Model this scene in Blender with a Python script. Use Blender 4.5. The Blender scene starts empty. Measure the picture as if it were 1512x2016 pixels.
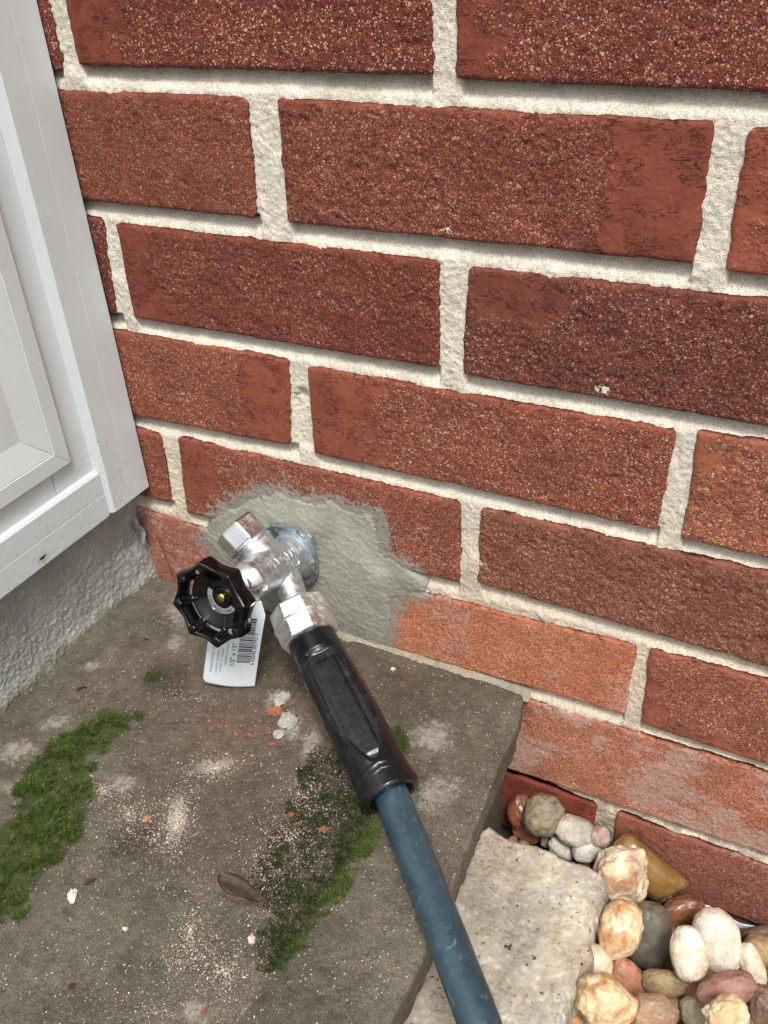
import bpy, bmesh, math, random
import numpy as np
from mathutils import Vector, Matrix

# ------------------------------------------------------------------ scene, camera, sky, sun
sc = bpy.context.scene
col = sc.collection
CAM = {'back': [0.40449, -0.72264, 0.56051], 'lens': 42.147, 'loc': [0.35639, -0.35784, 0.00068], 'right': [0.88726, 0.45867, -0.04894], 'up': [-0.22172, 0.51712, 0.8267]}
cd = bpy.data.cameras.new('camera')
cam = bpy.data.objects.new('camera', cd)
col.objects.link(cam)
m = Matrix.Identity(4)
for i, k in enumerate(('right', 'up', 'back')):
    for j in range(3):
        m[j][i] = CAM[k][j]
for j in range(3):
    m[j][3] = CAM['loc'][j]
cam.matrix_world = m
cd.sensor_fit = 'HORIZONTAL'
cd.sensor_width = 36.0
cd.lens = CAM['lens']
cd.clip_start = 0.01
cd.clip_end = 500.0
sc.camera = cam

SUN_DIR = Vector((0.30, -0.46, 0.95)).normalized()      # towards the brightest part of the overcast sky
world = bpy.data.worlds.new('World')
sc.world = world
world.use_nodes = True
wn = world.node_tree
sky = wn.nodes.new('ShaderNodeTexSky')
sky.sky_type = 'NISHITA'
sky.sun_disc = False
sky.sun_elevation = math.asin(SUN_DIR.z)
sky.sun_rotation = math.atan2(SUN_DIR.x, SUN_DIR.y)
sky.air_density = 1.0
sky.dust_density = 6.0
sky.ozone_density = 1.0
hs = wn.nodes.new('ShaderNodeHueSaturation')
hs.inputs['Saturation'].default_value = 0.45             # cloud cover greys the blue
wn.links.new(sky.outputs[0], hs.inputs['Color'])
wn.links.new(hs.outputs[0], wn.nodes['Background'].inputs[0])
wn.nodes['Background'].inputs[1].default_value = 0.15
sd_ = bpy.data.lights.new('sun', 'SUN')
sd_.energy = 2.1
sd_.angle = math.radians(13)
sd_.color = (1.0, 0.975, 0.945)
sun = bpy.data.objects.new('sun', sd_)
col.objects.link(sun)
sun.rotation_euler = SUN_DIR.to_track_quat('Z', 'Y').to_euler()
sun.location = (1, -2, 3)
sc.view_settings.view_transform = 'Standard'
sc.view_settings.look = 'None'
sc.view_settings.gamma = 1.0
sc.view_settings.use_curve_mapping = False
sc.view_settings.exposure = 0.0
sc.cycles.use_adaptive_sampling = True
sc.cycles.adaptive_threshold = .02
sc.cycles.max_bounces = 6
sc.cycles.diffuse_bounces = 3
sc.cycles.glossy_bounces = 4
sc.cycles.transmission_bounces = 2
sc.cycles.use_denoising = True

BRICKS = {'A1': [[0.00211, -0.0035], [0.1899, -0.0035], [0.1899, -0.05674], [0.00211, -0.05674]],
 'A2': [[0.20067, -0.004], [0.39417, -0.004], [0.39417, -0.05969], [0.20067, -0.05803]],
 'B1': [[-0.034, -0.06883], [0.09825, -0.0686], [0.09491, -0.12169], [-0.034, -0.12175]],
 'B2': [[0.11447, -0.06868], [0.30053, -0.07034], [0.30002, -0.12098], [0.11342, -0.12196]],
 'B3': [[0.31245, -0.07149], [0.50595, -0.07149], [0.50595, -0.12273], [0.31281, -0.12273]],
 'C1': [[-0.034, -0.13163], [-0.00551, -0.13163], [-0.01113, -0.18661], [-0.034, -0.18661]],
 'C2': [[0.00401, -0.13291], [0.1918, -0.13259], [0.18965, -0.18446], [0.00259, -0.18559]],
 'C3': [[0.20572, -0.13377], [0.39922, -0.13173], [0.39922, -0.18486], [0.20357, -0.1852]],
 'D1': [[-0.034, -0.1962], [0.10404, -0.19476], [0.0983, -0.2471], [-0.034, -0.25207]],
 'D2': [[0.11567, -0.19654], [0.30348, -0.19476], [0.30117, -0.24831], [0.11405, -0.24847]],
 'D3': [[0.31248, -0.19335], [0.50598, -0.19459], [0.50598, -0.24775], [0.31319, -0.24953]],
 'E0': [[-0.034, -0.26011], [0.00346, -0.26089], [0.00023, -0.31079], [-0.034, -0.31225]],
 'E1': [[0.01705, -0.25939], [0.20137, -0.25899], [0.20065, -0.31212], [0.01186, -0.31556]],
 'E2': [[0.21354, -0.25894], [0.40704, -0.25751], [0.40704, -0.31223], [0.21209, -0.30842]],
 'F1': [[-0.034, -0.32283], [0.0965, -0.32926], [0.0965, -0.37939], [-0.034, -0.384]],
 'F2': [[0.1075, -0.32926], [0.29914, -0.32231], [0.29864, -0.37177], [0.1075, -0.37939]],
 'F3': [[0.307, -0.32072], [0.5005, -0.32169], [0.5005, -0.37754], [0.30838, -0.3749]],
 'G1': [[0.2085, -0.38494], [0.402, -0.38297], [0.402, -0.44289], [0.2085, -0.44976]],
 'H1': [[0.098, -0.45405], [0.28961, -0.45405], [0.28961, -0.50705], [0.098, -0.50705]],
 'H2': [[0.30281, -0.45405], [0.49631, -0.45326], [0.49631, -0.50705], [0.30281, -0.50705]]}
MOSS_L = [[0.03893, -0.11088], [0.02247, -0.11187], [0.01994, -0.12606], [0.01611, -0.13834], [0.01387, -0.15557], [0.02073, -0.17158], [0.03336, -0.18732], [0.02978, -0.2093],
 [0.05844, -0.24111], [0.06951, -0.23299], [0.07507, -0.22891], [0.07043, -0.21806], [0.06873, -0.20982], [0.06929, -0.20023], [0.07243, -0.18586], [0.06048, -0.16755],
 [0.04989, -0.15423], [0.03604, -0.14329], [0.04267, -0.1322], [0.04419, -0.11912]]
MOSS_R = [[0.15559, -0.08586], [0.17913, -0.09394], [0.20438, -0.11033], [0.20743, -0.1253], [0.20681, -0.14267], [0.20602, -0.16061], [0.20653, -0.1796], [0.20561, -0.19802],
 [0.19876, -0.19757], [0.1916, -0.19073], [0.18698, -0.17952], [0.17386, -0.17455], [0.16478, -0.16112], [0.16247, -0.14655], [0.16122, -0.13064], [0.1616, -0.1166],
 [0.15352, -0.09839]]
MOSS_BITS = [[0.03439, -0.08035, 0.00797, 0.00363, 0.00449, -0.00545], [0.19342, -0.06241, 0.00324, 0.00315, 0.0086, -0.011], [0.04573, -0.10775, 0.00434, 0.002, 0.00314, -0.00371]]
WHITE = [[0.00241, -0.13113, 0.01238, 0.01301, 0.00765, -0.00552], [-0.00216, -0.15701, 0.01472, 0.01526, 0.01343, -0.00899],
 [-0.00717, -0.08814, 0.00876, 0.00398, 0.00503, -0.00548], [0.01194, -0.02722, 0.01241, 0.00554, 0.01867, -0.02376],
 [0.02913, -0.05165, 0.0089, 0.00401, 0.00879, -0.01114], [0.20777, -0.05378, 0.01885, 0.00872, 0.00879, -0.019],
 [0.22578, -0.08653, 0.01271, 0.02211, 0.01351, -0.01136], [0.11039, -0.15456, 0.01016, 0.00254, 0.01236, -0.02149],
 [0.10744, -0.11793, 0.01707, 0.0133, 0.00691, -0.00719], [0.11424, -0.06538, 0.01216, 0.00557, 0.00757, -0.01165],
 [0.13149, -0.07885, 0.01174, 0.00541, 0.00986, -0.01557], [0.06987, -0.14864, 0.01249, 0.00583, 0.00676, -0.00777],
 [0.01701, -0.17704, 0.01009, 0.00472, 0.00516, -0.00489], [0.17867, -0.22913, 0.00968, 0.0047, 0.0051, -0.00668],
 [0.14866, -0.08513, 0.00905, 0.00014, 0.00521, -0.01926]]
DARK = [[0.1659, -0.14493, 0.01594, 0.00754, 0.01076, -0.01657], [0.11654, -0.04389, 0.01665, 0.00758, 0.01303, -0.02102],
 [0.09825, -0.17366, 0.01381, 0.02854, 0.01688, -0.00857], [0.18955, -0.19172, 0.0082, 0.00394, 0.00771, -0.01158],
 [0.04348, -0.07715, 0.02546, 0.01159, 0.01597, -0.01994], [0.17995, -0.15994, 0.01518, 0.00118, 0.00595, -0.02391],
 [0.06493, -0.02776, 0.02664, 0.01198, 0.01331, -0.01921]]
ORANGE = [[0.11602, -0.0839, 0.00841, 0.00388, 0.00547, -0.00818], [0.11145, -0.11414, 0.01011, 0.0047, 0.00452, -0.00627],
 [0.09726, -0.16073, 0.0043, 0.00202, 0.00444, -0.00534], [0.10332, -0.09804, 0.02342, 0.01082, 0.01271, -0.0178]]
REDDISH = [[0.09966, -0.08296, 0.09538, 0.02038, 0.02287, -0.04397], [0.1635, -0.0225, 0.04735, -0.00653, 0.00344, -0.02281],
 [0.10356, -0.14379, 0.02914, 0.01365, 0.02301, -0.02928], [0.1459, -0.14457, 0.03482, 0.01641, 0.01954, -0.02819]]
CRUMBS = [[0.11039, -0.15456, 0.01016, 0.00254, 0.01236, -0.02149, 900, 1], [0.10848, -0.11935, 0.01596, 0.01242, 0.00735, -0.00765, 420, 1],
 [0.08558, -0.16278, 0.00945, 0.02039, 0.022, -0.01133, 420, 1], [0.15411, -0.20074, 0.01155, 0.00554, 0.01729, -0.02241, 420, 1],
 [0.17996, -0.20916, 0.01805, 0.00871, 0.014, -0.01942, 420, 1.1], [0.10759, -0.16925, 0.04175, 0.01972, 0.02688, -0.03264, 420, 0.9],
 [0.17003, -0.13975, 0.02378, 0.00144, 0.00856, -0.03316, 700, 1], [0.17117, -0.16412, 0.01317, 0.00627, 0.01705, -0.0256, 300, 0.9],
 [0.06335, -0.1572, 0.00993, 0.00465, 0.00683, -0.00757, 160, 1], [0.06942, -0.08368, 0.01646, 0.00753, 0.00621, -0.00816, 80, 0.8],
 [0.15893, -0.21424, 0.06673, 0.03217, 0.0204, -0.02596, 420, 0.8], [0.164, -0.11548, 0.01674, 0.00784, 0.01135, -0.0185, 260, 1.1],
 [0.23519, -0.08212, 0.00623, 0.03385, 0.0178, -0.00701, 110, 0.7], [0.16312, -0.23668, 0.05028, 0.02442, 0.00802, -0.00974, 220, 0.8],
 [0.23581, -0.1822, 0.0217, 0.01048, 0.01111, -0.02063, 70, 0.7]]
EDGE = [[0.24436, -0.0122], [0.24731, -0.02747], [0.24823, -0.05877], [0.25148, -0.09643], [0.25436, -0.13095], [0.25694, -0.1695], [0.25683, -0.19934]]
RIDGE = [[0.20708, -0.0809], [0.20438, -0.11033], [0.20743, -0.1253], [0.20681, -0.14267], [0.20602, -0.16061], [0.20653, -0.1796], [0.206, -0.19659], [0.20044, -0.21387],
 [0.19378, -0.23538]]
PATCH = [[0.03536, -0.31195], [0.04465, -0.30373], [0.05877, -0.29442], [0.07396, -0.28434], [0.09058, -0.28013], [0.10418, -0.28263], [0.12162, -0.27811], [0.13468, -0.27985],
 [0.14928, -0.27938], [0.15353, -0.28856], [0.15425, -0.30427], [0.16531, -0.30995], [0.17478, -0.31353], [0.17968, -0.32002], [0.17756, -0.3274], [0.16609, -0.33008],
 [0.15994, -0.34176], [0.15569, -0.35912], [0.15193, -0.37783], [0.14277, -0.38259], [0.12641, -0.38321], [0.09221, -0.38633], [0.06902, -0.38372], [0.04671, -0.37182],
 [0.03339, -0.35482], [0.02979, -0.34139], [0.02094, -0.3346], [0.0275, -0.32192]]
FLANGE = [0.09623, -0.004, -0.31998]
TAG = [[0.06879, -0.07597, -0.3762], [0.09843, -0.06471, -0.3762], [0.10781, -0.052, -0.31778], [0.08034, -0.062, -0.31396]]
PEB = {'a': [[0.24526, -0.00805, -0.47509], [0.00679, 0.00269, -0.00143], [0.00072, -0.00657, -0.00899], [-0.40449, 0.72264, -0.56051]],
 'aa': [[0.36705, -0.08588, -0.476], [0.0047, 0.00339, 0.00098], [0.00365, -0.00313, -0.00667], [-0.40449, 0.72264, -0.56051]],
 'b': [[0.24937, -0.00606, -0.4972], [0.00829, 0.00182, -0.00363], [-0.00085, -0.00324, -0.00356], [-0.40449, 0.72264, -0.56051]],
 'bb': [[0.37052, -0.05931, -0.492], [0.00763, 0.00612, 0.00238], [0.00375, -0.00241, -0.00581], [-0.40449, 0.72264, -0.56051]],
 'c': [[0.26141, -0.0111, -0.46703], [0.01057, 0.00295, -0.00382], [-0.00126, -0.00854, -0.0101], [-0.40449, 0.72264, -0.56051]],
 'cc': [[0.31222, -0.11613, -0.478], [0.00633, 0.00251, -0.00133], [0.00028, -0.00256, -0.0035], [-0.40449, 0.72264, -0.56051]],
 'd': [[0.28114, -0.00924, -0.47223], [0.01195, 0.00306, -0.00468], [-0.00115, -0.00591, -0.00679], [-0.40449, 0.72264, -0.56051]],
 'dd': [[0.31548, -0.08587, -0.476], [0.00899, 0.00465, -0.0005], [0.00281, -0.00655, -0.01047], [-0.40449, 0.72264, -0.56051]],
 'e': [[0.29598, -0.00699, -0.47206], [0.00526, 0.00272, -0.00029], [0.00141, -0.00328, -0.00524], [-0.40449, 0.72264, -0.56051]],
 'ee': [[0.31188, -0.08822, -0.492], [0.00735, 0.0038, -0.00041], [0.00122, -0.00286, -0.00457], [-0.40449, 0.72264, -0.56051]],
 'f': [[0.27485, -0.01282, -0.489], [0.00788, 0.00073, -0.00474], [-0.00172, -0.0036, -0.0034], [-0.40449, 0.72264, -0.56051]],
 'ff': [[0.35156, -0.05053, -0.5], [0.01096, 0.00567, -0.0006], [0.00126, -0.00295, -0.00471], [-0.40449, 0.72264, -0.56051]],
 'g': [[0.26477, -0.00656, -0.497], [0.0047, 0.00186, -0.00099], [0.00022, -0.00202, -0.00277], [-0.40449, 0.72264, -0.56051]],
 'gg': [[0.38855, -0.08927, -0.47], [0.01115, 0.00576, -0.00062], [0.00149, -0.00347, -0.00554], [-0.40449, 0.72264, -0.56051]],
 'h': [[0.29064, -0.01291, -0.481], [0.00686, 0.0055, 0.00214], [0.00347, -0.00223, -0.00538], [-0.40449, 0.72264, -0.56051]],
 'hh': [[0.36407, -0.10012, -0.472], [0.00898, 0.00464, -0.0005], [0.0015, -0.00349, -0.00558], [-0.40449, 0.72264, -0.56051]],
 'i': [[0.31394, -0.02741, -0.473], [0.01394, 0.00721, -0.00077], [0.0037, -0.00863, -0.0138], [-0.40449, 0.72264, -0.56051]],
 'ii': [[0.33629, -0.11742, -0.47], [0.01117, 0.00577, -0.00062], [0.00167, -0.00391, -0.00624], [-0.40449, 0.72264, -0.56051]],
 'j': [[0.32786, -0.01195, -0.47828], [0.02003, 0.00186, -0.01206], [-0.00425, -0.00891, -0.00842], [-0.40449, 0.72264, -0.56051]],
 'k': [[0.32333, -0.06616, -0.462], [0.01082, 0.00366, -0.00309], [-0.00023, -0.00929, -0.01181], [-0.40449, 0.72264, -0.56051]],
 'l': [[0.3363, -0.0516, -0.48], [0.01103, 0.00503, -0.00148], [0.00256, -0.00991, -0.01462], [-0.40449, 0.72264, -0.56051]],
 'm': [[0.3505, -0.01954, -0.493], [0.01009, 0.00728, 0.0021], [0.00359, -0.00308, -0.00656], [-0.40449, 0.72264, -0.56051]],
 'm2': [[0.34151, -0.01238, -0.5], [0.00612, 0.00491, 0.00191], [0.00258, -0.00166, -0.00401], [-0.40449, 0.72264, -0.56051]],
 'n': [[0.37165, -0.03948, -0.48], [0.01053, 0.00713, 0.00159], [0.00727, -0.00744, -0.01483], [-0.40449, 0.72264, -0.56051]],
 'o': [[0.3589, -0.06677, -0.458], [0.00789, 0.0049, 0.00062], [0.00482, -0.0063, -0.0116], [-0.40449, 0.72264, -0.56051]],
 'p': [[0.39088, -0.04134, -0.485], [0.00461, 0.00386, 0.00165], [0.00691, -0.00395, -0.01008], [-0.40449, 0.72264, -0.56051]],
 'q': [[0.39507, -0.02591, -0.492], [0.00943, 0.00263, -0.00341], [-0.00081, -0.00545, -0.00645], [-0.40449, 0.72264, -0.56051]],
 'q2': [[0.39317, -0.01309, -0.497], [0.00888, 0.00576, 0.00101], [0.00198, -0.00228, -0.00437], [-0.40449, 0.72264, -0.56051]],
 'r': [[0.38021, -0.07289, -0.466], [0.01084, 0.00907, 0.00387], [0.00464, -0.00265, -0.00677], [-0.40449, 0.72264, -0.56051]],
 's': [[0.38155, -0.09315, -0.452], [0.00884, 0.00638, 0.00184], [0.00382, -0.00327, -0.00697], [-0.40449, 0.72264, -0.56051]],
 't': [[0.39846, -0.06694, -0.475], [0.00711, 0.00282, -0.00149], [0.00067, -0.00612, -0.00837], [-0.40449, 0.72264, -0.56051]],
 'u': [[0.33348, -0.08033, -0.48], [0.00361, 0.00529, 0.00422], [0.00991, -0.00052, -0.00782], [-0.40449, 0.72264, -0.56051]],
 'v': [[0.35016, -0.07646, -0.478], [0.01048, 0.00478, -0.0014], [0.001, -0.00387, -0.00571], [-0.40449, 0.72264, -0.56051]],
 'w': [[0.32673, -0.11005, -0.458], [0.0127, 0.00504, -0.00267], [0.00076, -0.00696, -0.00952], [-0.40449, 0.72264, -0.56051]],
 'x': [[0.34932, -0.0999, -0.468], [0.01095, 0.00566, -0.0006], [0.00198, -0.00462, -0.00739], [-0.40449, 0.72264, -0.56051]],
 'y': [[0.35737, -0.08518, -0.478], [0.00479, 0.0019, -0.00101], [0.00024, -0.00217, -0.00296], [-0.40449, 0.72264, -0.56051]],
 'z': [[0.36382, -0.06845, -0.488], [0.00362, 0.00235, 0.00041], [0.00269, -0.00311, -0.00595], [-0.40449, 0.72264, -0.56051]]}
MARBLE = [[0.23029, -0.04905], [0.23628, -0.03763], [0.24458, -0.04075], [0.26458, -0.0397], [0.27493, -0.03855], [0.28766, -0.04062], [0.29837, -0.03987], [0.30647, -0.04171],
 [0.31134, -0.04776], [0.31189, -0.05867], [0.31202, -0.07072], [0.31207, -0.08206], [0.31563, -0.08862], [0.31361, -0.10148], [0.31355, -0.11239], [0.31198, -0.11568],
 [0.31246, -0.12453], [0.31332, -0.14125], [0.29723, -0.16655], [0.24633, -0.1915], [0.22688, -0.16476]]
LINER = [[0.35068, -0.006, -0.4932], [0.3907, -0.006, -0.50157], [0.38721, -0.006, -0.5227], [0.35976, -0.006, -0.51572]]
HOSE = [[0.20907, -0.10534, -0.3655], [0.22572, -0.12113, -0.3685], [0.25307, -0.14864, -0.369], [0.27514, -0.17134, -0.3695], [0.2947, -0.19151, -0.372]]
FEATHER = [[-0.02999, -0.004, -0.32835], [-0.02427, -0.004, -0.32965], [-0.02299, -0.004, -0.34171], [-0.02234, -0.004, -0.34783], [-0.02801, -0.004, -0.34948],
 [-0.0328, -0.004, -0.34241]]
TWIG = [[-0.01349, -0.004, -0.33816], [-0.01177, -0.004, -0.34894], [-0.00935, -0.004, -0.35885], [-0.00835, -0.004, -0.37158]]

# ------------------------------------------------------------------ helpers
rng = np.random.default_rng(11)
random.seed(5)


def lin(r, g, b, k=1.0):
    return tuple(((v / 255 / 12.92) if v < 10.3 else ((v / 255 + .055) / 1.055) ** 2.4) * k for v in (r, g, b))


def vnoise(P, seed=0):
    P = np.asarray(P, float)
    i = np.floor(P).astype(np.int64)
    f = P - i
    u = f * f * f * (f * (f * 6 - 15) + 10)
    out = 0
    for dx in (0, 1):
        for dy in (0, 1):
            for dz in (0, 1):
                h = ((i[..., 0] + dx) * 374761393 + (i[..., 1] + dy) * 668265263 + (i[..., 2] + dz) * 2147483647 + seed * 974711) & 0xffffffff
                h = ((h ^ (h >> 13)) * 1274126177) & 0xffffffff
                h = h ^ (h >> 16)
                v = (h & 0xffff) / 32767.5 - 1
                w = (u[..., 0] if dx else 1 - u[..., 0]) * (u[..., 1] if dy else 1 - u[..., 1]) * (u[..., 2] if dz else 1 - u[..., 2])
                out = out + v * w
    return out


def fbm(P, seed=0, octaves=4, gain=.5):
    a, s, t = 1.0, 0, 0
    P = np.asarray(P, float)
    for o in range(octaves):
        s = s + a * vnoise(P * 2.03 ** o + 17.3 * o, seed + o)
        t += a
        a *= gain
    return s / t


def sstep(a, b, x):
    t = np.clip((np.asarray(x, float) - a) / (b - a), 0, 1)
    return t * t * (3 - 2 * t)


def xyz(x, y, z):
    x, y, z = np.broadcast_arrays(np.asarray(x, float), np.asarray(y, float), np.asarray(z, float))
    return np.stack([x, y, z], -1)


def poly_sd(px, pz, poly):
    """signed distance to a polygon, positive inside"""
    poly = np.asarray(poly, float)
    d2 = np.full(px.shape, 1e9)
    inside = np.zeros(px.shape, bool)
    n = len(poly)
    for i in range(n):
        a, b = poly[i], poly[(i + 1) % n]
        e = b - a
        t = np.clip(((px - a[0]) * e[0] + (pz - a[1]) * e[1]) / max(e @ e, 1e-12), 0, 1)
        d2 = np.minimum(d2, (px - a[0] - t * e[0]) ** 2 + (pz - a[1] - t * e[1]) ** 2)
        c = (a[1] > pz) != (b[1] > pz)
        with np.errstate(divide='ignore', invalid='ignore'):
            xi = a[0] + (pz - a[1]) / (b[1] - a[1] if b[1] != a[1] else 1e-12) * e[0]
        inside ^= c & (px < xi)
    return np.where(inside, 1, -1) * np.sqrt(d2)


def blobs(px, py, lst):
    """sum of soft elliptical blots given as centre and two axes"""
    s = np.zeros(px.shape)
    for b in lst:
        cx, cy, ax, ay, bx, by = b[:6]
        det = ax * by - ay * bx
        u = ((px - cx) * by - (py - cy) * bx) / det
        v = (-(px - cx) * ay + (py - cy) * ax) / det
        s = np.maximum(s, np.clip(1.25 - np.sqrt(u * u + v * v), 0, 1))
    return s


def link(name, me, mat=None, parent=None, smooth=True):
    o = bpy.data.objects.new(name, me)
    col.objects.link(o)
    if mat is not None:
        me.materials.append(mat)
    if parent is not None:
        o.parent = parent
    if smooth:
        me.polygons.foreach_set('use_smooth', np.ones(len(me.polygons), bool))
    return o


def mesh(name, V, F, mat=None, parent=None, smooth=True, attrs=None, center=True):
    """V (n,3) and F a list of faces or an (m,3|4) array -> one mesh object"""
    V = np.asarray(V, float).reshape(-1, 3)
    c = np.zeros(3)
    if center:
        c = (V.max(0) + V.min(0)) / 2
    me = bpy.data.meshes.new(name)
    if isinstance(F, np.ndarray):
        k = F.shape[1]
        me.vertices.add(len(V))
        me.vertices.foreach_set('co', (V - c).ravel())
        me.loops.add(F.size)
        me.loops.foreach_set('vertex_index', F.astype(np.int32).ravel())
        me.polygons.add(len(F))
        me.polygons.foreach_set('loop_start', np.arange(0, F.size, k, dtype=np.int32))
        me.update(calc_edges=True)
    else:
        me.from_pydata((V - c).tolist(), [], [list(map(int, f)) for f in F])
        me.update()
    if attrs:
        for an, av in attrs.items():
            at = me.attributes.new(an, 'FLOAT_COLOR', 'POINT')
            av = np.asarray(av, float)
            full = np.ones((len(V), 4))
            full[:, :av.shape[1]] = av
            at.data.foreach_set('color', full.ravel())
    o = link(name, me, mat, parent, smooth)
    o.location = c
    return o


def grid_faces(nu, nv, flip=False, keep=None):
    i = np.arange(nu - 1)[:, None] * nv + np.arange(nv - 1)[None, :]
    q = np.stack([i, i + 1, i + nv + 1, i + nv], -1).reshape(-1, 4)
    if keep is not None:
        q = q[keep.reshape(-1)]
    return q[:, ::-1].copy() if flip else q


def compact(V, F, attrs=None):
    used = np.unique(F)
    mp = np.full(len(V), -1)
    mp[used] = np.arange(len(used))
    return V[used], mp[F], ({k: a[used] for k, a in attrs.items()} if attrs else None)


def empty(name, loc, label=None, cat=None, group=None):
    o = bpy.data.objects.new(name, None)
    o.empty_display_size = .02
    col.objects.link(o)
    o.location = loc
    tag(o, label, cat, group, 'thing')
    return o


def tag(o, label=None, cat=None, group=None, kind=None):
    if label:
        o['label'] = label
    if cat:
        o['category'] = cat
    if group:
        o['group'] = group
    if kind:
        o['kind'] = kind
    return o


def adopt(o, parent):
    """parent a world-placed object to an Empty without moving it"""
    o.parent = parent
    o.matrix_parent_inverse = Matrix.LocRotScale(parent.location, parent.rotation_euler, None).inverted()
    return o


def prism(pts, axis, a0, a1):
    """closed 2-D outline extruded along one axis; the other two keep their order"""
    V, n = [], len(pts)
    for a in (a0, a1):
        for p in pts:
            v = list(p)
            v.insert(axis, a)
            V.append(v)
    F = [[i, (i + 1) % n, n + (i + 1) % n, n + i] for i in range(n)] + [list(range(n))[::-1], list(range(n, 2 * n))]
    return V, F


def fix_normals(o):
    bm = bmesh.new()
    bm.from_mesh(o.data)
    bmesh.ops.recalc_face_normals(bm, faces=bm.faces)
    bm.to_mesh(o.data)
    bm.free()
    return o


def bevel(o, w, seg=2):
    md = o.modifiers.new('bevel', 'BEVEL')
    md.width = w
    md.segments = seg
    md.limit_method = 'ANGLE'
    md.angle_limit = math.radians(35)
    return o


def lathe(profile, n=48, close=True):
    """profile [(r, z)] round local z"""
    V, F = [], []
    for r, z in profile:
        for k in range(n):
            a = 2 * math.pi * k / n
            V.append((r * math.cos(a), r * math.sin(a), z))
    m_ = len(profile)
    for i in range(m_ - 1):
        for k in range(n):
            F.append([i * n + k, i * n + (k + 1) % n, (i + 1) * n + (k + 1) % n, (i + 1) * n + k])
    if close:
        F.append(list(range(n))[::-1])
        F.append([(m_ - 1) * n + k for k in range(n)])
    return V, F


def frame_to(d, up=(0, 0, 1)):
    d = Vector(d).normalized()
    u = Vector(up)
    x = u.cross(d)
    if x.length < 1e-4:
        x = Vector((1, 0, 0)).cross(d)
    x.normalize()
    y = d.cross(x)
    return x, y, d


def place(V, origin, d, up=(0, 0, 1)):
    x, y, z = frame_to(d, up)
    o = Vector(origin)
    return [tuple(o + x * v[0] + y * v[1] + z * v[2]) for v in V]


def joinm(*parts):
    V, F = [], []
    for v, f in parts:
        b = len(V)
        V += [tuple(p) for p in v]
        F += [[i + b for i in q] for q in f]
    return V, F


def text2d(body, size, bold=0.0):
    cu = bpy.data.curves.new('t', 'FONT')
    cu.body = body
    cu.size = size
    cu.offset = bold * size
    cu.resolution_u = 3
    o = bpy.data.objects.new('t', cu)
    col.objects.link(o)
    bpy.context.view_layer.update()
    me = bpy.data.meshes.new_from_object(o.evaluated_get(bpy.context.evaluated_depsgraph_get()))
    V = np.array([v.co[:] for v in me.vertices]) if len(me.vertices) else np.zeros((0, 3))
    F = [list(p.vertices) for p in me.polygons]
    bpy.data.objects.remove(o)
    bpy.data.curves.remove(cu)
    bpy.data.meshes.remove(me)
    return V, F


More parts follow.
